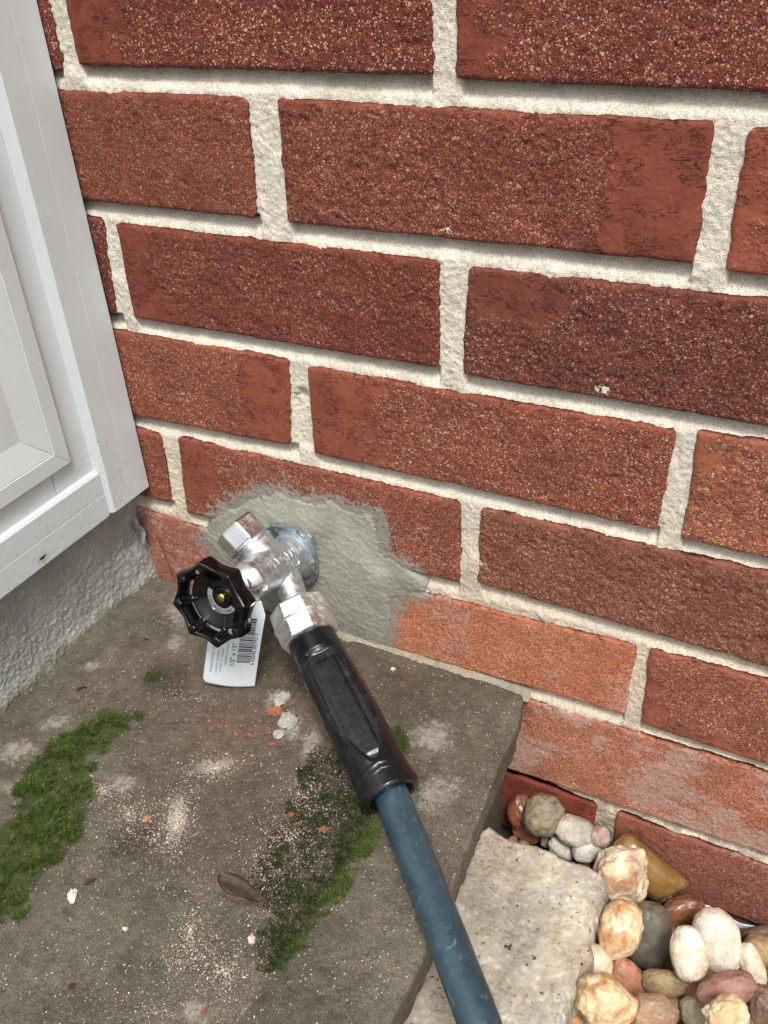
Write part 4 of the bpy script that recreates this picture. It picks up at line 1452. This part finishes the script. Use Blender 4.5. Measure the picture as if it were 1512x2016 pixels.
WED = [(-1.09, .07), (-.91, -.81), (.88, -.6), (.97, -.22), (.5, 1.08), (-.71, .6)]
L = lin
PEBS = {
    'a': ('glossy rust brown pebble wedged at the corner of the step and wall', (150, 84, 44), (106, 55, 30), .3, .14, None, .5),
    'b': ('flat orange pebble peeping out under the rust brown one', (176, 98, 48), (140, 76, 40), .4, .12, None, .2),
    'c': ('knobbly grey and tan mottled pebble against the lowest bricks', (150, 133, 98), (86, 78, 62), .42, .22, None, .25),
    'd': ('pale grey oval pebble with dark flecks next to the mottled one', (190, 184, 166), (150, 140, 118), .5, .12, None, .0),
    'e': ('small bluish grey pebble with an orange tip against the bricks', (170, 168, 160), (176, 112, 62), .5, .12, None, .0),
    'f': ('thin off-white pebble lying flat along the flagstone edge', (205, 199, 182), (178, 168, 146), .45, .1, None, .0),
    'g': ('small beige pebble at the flagstone edge', (168, 158, 132), (130, 118, 90), .55, .12, None, .0),
    'h': ('smooth small white pebble touching the flagstone', (208, 204, 190), (184, 178, 160), .4, .08, None, .1),
    'i': ('large lumpy cream pebble with brown patches', (240, 222, 180), (176, 122, 74), .5, .22, None, .0),
    'j': ('glossy olive amber wedge shaped stone leaning on the wall', (132, 96, 22), (150, 112, 40), .18, .05, WED, .8),
    'k': ('translucent amber and white pebble with an orange rim', (236, 212, 160), (196, 120, 36), .25, .14, None, .5),
    'l': ('big round dark grey speckled pebble', (112, 104, 84), (78, 73, 60), .4, .08, None, .2),
    'm': ('wet reddish brown pebble beside the wall', (140, 84, 40), (96, 54, 26), .2, .12, None, .7),
    'm2': ('dark brown pebble half hidden behind the reddish brown one', (84, 50, 28), (60, 38, 24), .4, .12, None, .3),
    'n': ('largest white oblong pebble', (228, 218, 198), (205, 188, 158), .5, .08, None, .0),
    'o': ('white egg shaped pebble leaning against the largest white one', (234, 224, 200), (216, 192, 142), .42, .07, None, .1),
    'p': ('narrow cream pebble standing right of the largest white one', (226, 212, 184), (196, 170, 130), .5, .1, None, .0),
    'q': ('tan pebble at the right edge of the picture', (180, 146, 88), (140, 108, 60), .4, .1, None, .2),
    'q2': ('dark brown pebble against the wall at the right edge', (104, 78, 56), (72, 54, 40), .45, .12, None, .2),
    'r': ('dusky pink pebble with a blunt point', (172, 118, 98), (146, 98, 80), .5, .16, None, .0),
    's': ('angular white pebble with yellow stains at the bottom edge', (238, 226, 190), (206, 166, 92), .4, .2, None, .1),
    't': ('brown speckled pebble in the lower right corner', (132, 96, 64), (96, 68, 48), .45, .16, None, .2),
    'u': ('terracotta pink pebble running under the pale quartz one', (184, 116, 84), (156, 92, 66), .4, .14, None, .2),
    'v': ('flat khaki pebble right of the terracotta one', (156, 132, 86), (122, 102, 64), .5, .12, None, .0),
    'w': ('big amber and white quartz pebble near the flagstone', (232, 206, 150), (186, 128, 56), .3, .2, None, .4),
    'x': ('tan speckled pebble at the bottom edge', (176, 138, 94), (146, 110, 76), .45, .16, None, .1),
    'y': ('small wet brown pebble wedged between larger tan ones', (150, 104, 82), (110, 76, 60), .3, .16, None, .4),
    'z': ('slim rust pebble beside the khaki one', (164, 118, 70), (120, 80, 48), .4, .14, None, .2),
    'aa': ('slim grey green pebble at the bottom edge', (156, 142, 108), (120, 110, 82), .4, .12, None, .1),
    'bb': ('wet olive pebble underneath the two white ones', (146, 118, 56), (110, 86, 40), .25, .1, None, .5),
    'cc': ('orange ochre pebble at the foot of the flagstone', (194, 136, 66), (160, 104, 48), .4, .12, None, .2),
    'dd': ('pale quartz pebble half under the flagstone edge', (222, 212, 178), (196, 182, 142), .3, .08, None, .3)}
LUMP = {}
for k, (label, c1, c2, rough, lump, poly, wet) in PEBS.items():
    ctr, ax, bx, fw = PEB[k]
    sd = sum(map(ord, k)) * 1.37
    mt = mat_pebble('pebble_' + k, tuple(a * .8 + .2 * (sum(L(*c1)) / 3) for a in L(*c1, 1.05)), tuple(a * .75 + .25 * (sum(L(*c2)) / 3 + .05) for a in L(*c2, 1.05)), min(.6, rough + .12), 55 + (sd * 7) % 50, .38, .68, wet * .7, .30 if rough > .3 else .12)
    V = pebble_mesh(ax, bx, fw, .8, lump * (.9 if k == 'c' else 1.35), sd, poly, .82 if k in 'isw' else .92)
    o = mesh('pebble', V + np.array(ctr), SPF, mt)
    tag(o, label, 'pebble', 'river pebbles along the foot of the wall')

# the deeper layer of small stones nobody could count
def clean_stones(n, box, zlo, zhi, r0, r1, avoid=None):
    V, F, C = [], [], []
    for i in range(n):
        c = np.array([rng.uniform(box[0], box[1]), rng.uniform(box[2], box[3]), rng.uniform(zlo, zhi)])
        if avoid is not None and avoid(c):
            continue
        r = rng.uniform(r0, r1)
        A = rng.normal(size=(3, 3))
        q, _ = np.linalg.qr(A)
        s = np.array([1, rng.uniform(.65, .95), rng.uniform(.45, .8)]) * r
        d = 1 + .22 * vnoise(SP2 * 1.4 + i * 3.1, 5)
        F.append(SP2F + sum(len(v) for v in V))
        V.append((SP2 * d[:, None] * s) @ q.T + c)
        t = np.array([(.30, .20, .11), (.42, .33, .22), (.22, .13, .07), (.52, .46, .36), (.16, .13, .10), (.34, .17, .10)][int(rng.integers(6))])
        C.append(np.tile(t * rng.uniform(.7, 1.1), (len(SP2), 1)))
    return np.concatenate(V), np.concatenate(F), np.concatenate(C)


V, F, C_ = clean_stones(800, (.236, .42, -.22, -.008), -.512, -.497, .004, .0085)
o = mesh('gravel', V, F, mat_vcol('gravel_mix', .5, .4), attrs={'tone': C_})
tag(o, 'small brown gravel in the gaps beneath the river pebbles', 'gravel', kind='stuff')
V, F, C_ = clean_stones(2800, (.41, 1.2, -.55, -.012), -.512, -.485, .008, .018)
V2, F2, C2 = clean_stones(1100, (.25, .41, -.55, -.20), -.512, -.490, .008, .018)
o = mesh('gravel', np.concatenate([V, V2]), np.concatenate([F, F2 + len(V)]), mat_vcol('gravel_mix_wide', .5, .4), attrs={'tone': np.concatenate([C_, C2]) * 1.3})
tag(o, 'mixed river gravel carrying on past the flagstone', 'gravel', kind='stuff')

# grey plastic liner edge behind the pebbles
LP = [np.array(q) for q in LINER]
nu, nv = 30, 16
V = []
for i in range(nu):
    for j in range(nv):
        u, v = i / (nu - 1), j / (nv - 1)
        p = (LP[0] * (1 - u) + LP[1] * u) * (1 - v) + (LP[3] * (1 - u) + LP[2] * u) * v
        w = float(fbm(np.array([u * 4, v * 3, 0.]), 111, 3))
        V.append(p + np.array([0, .0022 * w - .002 - .006 * v, .002 * w * (1 - v)]))
o = mesh('plastic_liner', V, grid_faces(nu, nv), mat_plain('liner_plastic', (.42, .45, .49), .35, n=.08))
md = o.modifiers.new('thick', 'SOLIDIFY')
md.thickness = .0006
tag(o, 'grey plastic liner edge showing between the pebbles and the wall', 'liner')

# ------------------------------------------------------------------ moss
def moss(name, label, sampler, n, hgt, seed, bright=1.0, spread=1.0, mound=0.0, shade=None):
    r = np.random.default_rng(seed)
    pts, dens = sampler(r, n)
    k = len(pts)
    cl = fbm(xyz(pts[:, 0] * 110, pts[:, 1] * 110, seed), 125, 3)
    base = np.stack([pts[:, 0], pts[:, 1], slab_z(pts[:, 0], pts[:, 1]) - .0003 + mound * dens * sstep(-.4, .5, cl) * r.random(k) ** .6], -1)
    L_ = hgt * (.4 + .8 * r.random(k)) * (.35 + .65 * dens) * (.7 + .6 * sstep(-.5, .5, cl))
    a = r.random(k) * 2 * math.pi
    lean = np.stack([np.cos(a), np.sin(a), np.zeros(k)], -1)
    side = np.stack([-np.sin(a + .6), np.cos(a + .6), np.zeros(k)], -1)
    w = (.00016 + .00012 * r.random(k))[:, None]
    ln = (.35 + .8 * r.random(k))[:, None] * spread
    up = np.array([0, 0, 1.]) * (.35 + .65 * r.random(k)[:, None])
    p0 = base
    p1 = base + (up * .5 + lean * .16 * ln) * L_[:, None]
    p2 = base + (up * .86 + lean * .50 * ln) * L_[:, None]
    p3 = base + (up * (.98 - .25 * r.random(k)[:, None]) + lean * .95 * ln) * L_[:, None]
    V = np.stack([p0 - side * w * .7, p0 + side * w * .7, p1 - side * w, p1 + side * w, p2 - side * w * .8, p2 + side * w * .8, p3], 1).reshape(-1, 3)
    b = np.arange(k)[:, None] * 7
    F = np.concatenate([b + np.array([[0, 1, 3]]), b + np.array([[0, 3, 2]]), b + np.array([[2, 3, 5]]), b + np.array([[2, 5, 4]]), b + np.array([[4, 5, 6]])])
    hue = np.clip(.15 + .5 * r.random(k) + .5 * cl, 0, 1)[:, None] ** 1.3
    c = (np.array([.026, .052, .006]) * (1 - hue) + np.array([.080, .138, .016]) * hue) * bright
    if shade is not None:
        c = c * shade(pts)[:, None]
    brown = (r.random(k) < .17)[:, None]
    c = np.where(brown, np.array([.10, .075, .03]), c)
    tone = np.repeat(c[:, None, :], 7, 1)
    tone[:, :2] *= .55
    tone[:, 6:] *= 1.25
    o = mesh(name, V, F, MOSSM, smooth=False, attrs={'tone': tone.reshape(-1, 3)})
    tag(o, label, 'moss', kind='stuff')
    return o


MOSSM = mat_vcol('moss_leaf', .55, .35, .12)


def poly_sampler(poly, edge, hole=None, power=1.0):
    poly = np.array(poly)
    lo, hi = poly.min(0) - .004, poly.max(0) + .004

    def f(r, n):
        out, dn = [], []
        while sum(len(x) for x in out) < n:
            q = r.uniform(lo, hi, (20000, 2))
            d = poly_sd(q[:, 0], q[:, 1], poly)
            nz = fbm(xyz(q[:, 0] * 130, q[:, 1] * 130, 0), 121, 3)
            n2 = fbm(xyz(q[:, 0] * 420, q[:, 1] * 420, 5), 123, 3)
            dens = sstep(-.004, edge, d + .012 * nz + .004 * n2) * (.03 + .97 * sstep(-.12, .42, nz + .8 * n2))
            if hole is not None:
                dens = dens * hole(q)
            k = r.random(len(q)) < dens ** power
            out.append(q[k])
            dn.append(dens[k])
        return np.concatenate(out)[:n], np.concatenate(dn)[:n]
    return f


moss('moss', 'thick bright green moss cushion along the left of the stone step', poly_sampler(MOSS_L, .010), 26000, .0029, 3, 1.0, 1.7, .0036)


def right_band(q):
    # leafy along the outer side of the patch, thin and dirty inside
    e = np.interp(-q[:, 1], -np.array(RIDGE)[:, 1], np.array(RIDGE)[:, 0])
    return .55 + .45 * sstep(.020, .003, e - q[:, 0] + .004 * fbm(xyz(q[:, 0] * 150, q[:, 1] * 150, 3), 122, 3))


moss('moss', 'dark green moss strip with grit beside the blue hose', poly_sampler(MOSS_R, .004, right_band), 19000, .0021, 4, 1.0, 1.7, .0014, lambda p: .36 + .62 * sstep(.007, .001, np.interp(-p[:, 1], -np.array(RIDGE)[:, 1], np.array(RIDGE)[:, 0]) - p[:, 0]))


def bit_sampler(b):
    def f(r, n):
        a, q = r.random(n) * 2 * math.pi, np.sqrt(r.random(n)) * (0.5 + .7 * r.random(n))
        u, v = q * np.cos(a), q * np.sin(a)
        return np.stack([b[0] + b[2] * u + b[4] * v, b[1] + b[3] * u + b[5] * v], -1), np.clip(1.2 - q, .1, 1)
    return f


for b, lb, n in zip(MOSS_BITS, ('tiny tuft of moss on the step below the plinth', 'small fringe of moss right of the black grip', 'sparse tip of moss above the thick cushion'), (500, 900, 420)):
    moss('moss', lb, bit_sampler(b), n, .0022, int(1000 * abs(b[0])), .9)

# ------------------------------------------------------------------ grit and crumbs
OCT = np.array([(1, 0, 0), (-1, 0, 0), (0, 1, 0), (0, -1, 0), (0, 0, 1), (0, 0, -1)], float)
OCF = np.array([(0, 2, 4), (2, 1, 4), (1, 3, 4), (3, 0, 4), (2, 0, 5), (1, 2, 5), (3, 1, 5), (0, 3, 5)])
V, F, C_ = [], [], []
nb = 0
for bl in CRUMBS:
    n, s = int(bl[6] * 2.6), bl[7] * .66
    a = rng.random(n) * 2 * math.pi
    q = np.abs(rng.normal(size=n)) * .62
    u, v = q * np.cos(a), q * np.sin(a)
    x, y = bl[0] + bl[2] * u + bl[4] * v, bl[1] + bl[3] * u + bl[5] * v
    ok = (x < np.interp(-y, -EDGE_A[:, 1], EDGE_A[:, 0]) - .006) & (x > -.028) & (y < -.01)
    x, y = x[ok], y[ok]
    n = len(x)
    z = slab_z(x, y)
    r = (.00022 + .00030 * rng.random(n) ** 2 + (rng.random(n) < .05) * .0005) * s
    jit = 1 + .45 * (rng.random((n, 6, 1)) - .5) * 2
    W = OCT[None] * jit * r[:, None, None] * (1 + .5 * (rng.random((n, 1, 3)) - .5)) + np.stack([x, y, z + r * .35], -1)[:, None]
    V.append(W.reshape(-1, 3))
    F.append((OCF[None] + (np.arange(n) * 6)[:, None, None] + nb).reshape(-1, 3))
    nb += n * 6
    t = rng.random(n)
    c = np.where((t < .93)[:, None], np.array([.66, .57, .47]) * (.55 + .6 * rng.random((n, 1))), np.where((t < .955)[:, None], np.array([.24, .075, .045]), np.array([.05, .035, .025])))
    C_.append(np.repeat(c, 6, 0))
# dark humus between the moss and the dead leaf
pd = np.array(MOSS_R)
q = rng.uniform(pd.min(0) - .008, pd.max(0) + .002, (16000, 2))
dq = poly_sd(q[:, 0], q[:, 1], pd) + .008 * fbm(xyz(q[:, 0] * 120, q[:, 1] * 120, 8), 151, 3)
eq = np.interp(-q[:, 1], -np.array(RIDGE)[:, 1], np.array(RIDGE)[:, 0]) - q[:, 0]
ok = (dq > -.004) & (rng.random(len(q)) < sstep(.004, .026, eq) * .42)
q = q[ok]
n = len(q)
r = .00025 + .00035 * rng.random(n) ** 2
W = OCT[None] * (1 + .9 * (rng.random((n, 6, 1)) - .5)) * r[:, None, None] * (1 + .9 * (rng.random((n, 1, 3)) - .5)) + np.stack([q[:, 0], q[:, 1], slab_z(q[:, 0], q[:, 1]) + r * .3 + .0006 * rng.random(n)], -1)[:, None]
V.append(W.reshape(-1, 3))
F.append((OCF[None] + (np.arange(n) * 6)[:, None, None] + nb).reshape(-1, 3))
nb += n * 6
t = rng.random(n)
c = np.where((t < .82)[:, None], np.array([.028, .021, .014]) * (.6 + rng.random((n, 1))), np.array([.40, .34, .27]))
C_.append(np.repeat(c, 6, 0))
o = mesh('mortar_crumbs', np.concatenate(V), np.concatenate(F), mat_vcol('crumb_mix', .85, .3), smooth=False, attrs={'tone': np.concatenate(C_)})
tag(o, 'pale mortar grit and dark soil crumbs sprinkled over the stone step', 'grit', kind='stuff')


def chip(name, label, cat, x, y, size, c, seed, flat=.6, lump=.8, zoff=0.0, group=None):
    d = 1 + lump * fbm(SPH * 1.6 + seed, 131, 3) + .25 * fbm(SPH * 4 + seed, 132, 2)
    V = SPH * d[:, None] * np.array([size[0], size[1], size[0] * flat])
    a = seed * 1.7
    Rz = np.array([[math.cos(a), -math.sin(a), 0], [math.sin(a), math.cos(a), 0], [0, 0, 1]])
    V = V @ Rz.T + np.array([x, y, float(slab_z(x, y)) + size[0] * flat * .5 + zoff])
    g = mat_plain('chip_' + name + str(int(seed * 10)), c, .85, n=.25, bump=.2)
    o = mesh(name, V, SPF, g)
    tag(o, label, cat, group)
    return o


chip('mortar_lump', 'whitish mortar lump stuck on the step left of the grip', 'mortar lump', .1290, -.0770, (.0058, .0050), (.40, .385, .33), 1.3, .42, .3)
chip('mortar_lump', 'small mortar blob just below the larger whitish lump', 'mortar lump', .1285, -.0862, (.0030, .0030), (.40, .385, .33), 2.1, .35, .4)
chip('mortar_lump', 'flat mortar smear above the orange brick chips', 'mortar lump', .1165, -.0640, (.0058, .0036), (.40, .385, .33), 2.9, .2, .5)
chip('mortar_lump', 'crumbly white mortar lump at the tail of the thick moss', 'mortar lump', .0924, -.2111, (.0032, .0020), (.72, .69, .62), 3.2, .6, .6)
chip('brick_chip', 'orange brick chip pressed beside the whitish mortar lump', 'brick chip', .1180, -.0735, (.0046, .0034), (.33, .12, .055), 4.2, .22, .9)
chip('brick_chip', 'small red brick chip left of the grip end', 'brick chip', .1625, -.1267, (.0014, .0011), (.36, .085, .05), 5.1, .5)
chip('brick_chip', 'red brick speck below the mortar lumps', 'brick chip', .1285, -.0925, (.0014, .0011), (.36, .085, .05), 5.8, .5)
chip('brick_chip', 'flat salmon brick chip beside the thick moss', 'brick chip', .0961, -.1613, (.0026, .0018), (.36, .20, .12), 6.3, .3)
chip('brick_chip', 'brown splinter lying on the moss by the hose', 'brick chip', .1819, -.1276, (.0028, .0009), (.22, .10, .05), 7.7, .5)
chip('brick_chip', 'dull red brick chip near the bottom edge', 'brick chip', .1822, -.2274, (.0015, .0012), (.26, .09, .06), 8.3, .5)
chip('small_stone', 'tiny white stone on the step right of the grip', 'stone', .1649, -.0165, (.0014, .0012), (.62, .56, .44), 9.1, .7)
chip('seed_husk', 'dark seed husk next to the white mortar lump', 'seed', .0945, -.2020, (.0024, .0011), (.05, .035, .025), 9.9, .5)
chip('small_stone', 'round dark brown stone on the lower left of the step', 'stone', .1230, -.2440, (.0013, .0012), (.07, .03, .02), 10.4, .6)
chip('small_stone', 'tiny cream stone left of the dead leaf', 'stone', .1265, -.2130, (.0012, .0009), (.62, .52, .36), 11.2, .6)
chip('small_stone', 'pinkish white crumb below the dark moss', 'stone', .1822, -.1920, (.0019, .0014), (.62, .50, .44), 12.3, .6)


def blade(name, label, cat, p0, p1, width, c, curl=.002, n=24, m=9, twist=.0):
    """a thin curled leaf lying on the stone"""
    p0, p1 = np.array(p0), np.array(p1)
    d = p1 - p0
    s = np.array([-d[1], d[0]]) / np.linalg.norm(d)
    V = []
    for i in range(n):
        t = i / (n - 1)
        w = width * math.sin(math.pi * min(1, t ** .75 * .98 + .02)) ** .9 * (1 + .35 * float(fbm(np.array([t * 5, width * 900, 2.]), 141, 3)))
        for j in range(m):
            k = j / (m - 1) * 2 - 1
            q = p0 + d * t + s * w * k
            z = float(slab_z(q[0], q[1])) + .0008 + curl * k * k + .0012 * float(fbm(np.array([t * 4, k * 1.5, width * 700]), 142, 3)) + .0008 * math.sin(5 * t + k) + twist * t * k
            V.append((q[0], q[1], z))
    o = mesh(name, V, grid_faces(n, m), mat_plain('leaf_' + cat + str(len(bpy.data.materials)), c, .38, n=.3, bump=.4))
    md = o.modifiers.new('thick', 'SOLIDIFY')
    md.thickness = .0003
    tag(o, label, cat)
    return o


blade('dead_leaf', 'wet brown dead leaf folded on the step beside the dark moss', 'leaf', (.150, -.173), (.1805, -.1745), .0044, (.055, .036, .027), .0008)
blade('dead_leaf', 'narrow reddish leaf strip on top of the folded dead leaf', 'leaf', (.158, -.1800), (.1815, -.1765), .0015, (.11, .062, .042), .0010)
blade('leaf_fragment', 'dark reddish leaf fragment near the plinth', 'leaf', (-.0035, -.1065), (.0005, -.1020), .0010, (.06, .022, .016), .0006, 10, 5)
blade('leaf_fragment', 'tiny dark leaf crumb close to the plinth foot', 'leaf', (.0100, -.0585), (.0125, -.0570), .0006, (.05, .03, .02), .0004, 8, 4)
blade('leaf_fragment', 'small dark leaf bit left of the white tag', 'leaf', (.0560, -.0880), (.0585, -.0868), .0009, (.06, .035, .022), .0006, 8, 4)

# feather and grass stem caught in the corner
FP = [np.array(q) for q in FEATHER]
V = []
n, m_ = 26, 9
for i in range(n):
    t = i / (n - 1)
    a = FP[0] * (1 - t) + (FP[3] + FP[4]) / 2 * t
    w = .0034 * math.sin(math.pi * (.12 + .86 * t)) ** .8
    for j in range(m_):
        k = j / (m_ - 1) * 2 - 1
        V.append(a + np.array([w * k, -.0015 - .0012 * (1 - k * k) - .001 * math.sin(9 * t), .0015 * k]))
o = mesh('feather', V, grid_faces(n, m_), mat_plain('feather_vane', (.26, .27, .28), .45, n=.35))
md = o.modifiers.new('thick', 'SOLIDIFY')
md.thickness = .0003
tag(o, 'small grey feather caught in the corner between plinth and bricks', 'feather')
tw = [Vector(q) + Vector((0, -.0012, 0)) for q in TWIG]
V, F = tube(catmull(tw, 8), .00045, 8)
tag(mesh('dry_stem', V, F, mat_plain('stem', (.16, .075, .045), .7, n=.2)), 'thin dry stem lying against the brick left of the handwheel', 'stem')

# flecks of dry plant matter on the flagstone
V, F, C_ = [], [], []
nb = 0
for i in range(150):
    x, y = rng.uniform(.245, .31), rng.uniform(-.16, -.042)
    if float(poly_sd(np.array([x]), np.array([y]), MA)[0]) < .003 or rng.random() > .25 + .9 * float(sstep(-.3, .4, fbm(np.array([x * 50, y * 50, 1.]), 161, 2))):
        continue
    r = rng.uniform(.0003, .0009)
    a = rng.random() * math.pi
    W = OCT * np.array([r, r * rng.uniform(.25, .5), r * .35]) * (1 + .5 * (rng.random((6, 1)) - .5))
    W = W @ np.array([[math.cos(a), math.sin(a), 0], [-math.sin(a), math.cos(a), 0], [0, 0, 1]]) + np.array([x, y, -.4543 + .0010 * float(fbm(np.array([x * 40, y * 40, 0.]), 93, 3))])
    V.append(W)
    F.append(OCF + nb)
    nb += 6
    C_.append(np.tile(np.array([.04, .028, .02]) * rng.uniform(.6, 1.8), (6, 1)))
o = mesh('plant_flecks', np.concatenate(V), np.concatenate(F), mat_vcol('fleck_mix', .8, .3), smooth=False, attrs={'tone': np.concatenate(C_)})
tag(o, 'dark flecks of dry plant matter strewn over the flagstone', 'debris', kind='stuff')
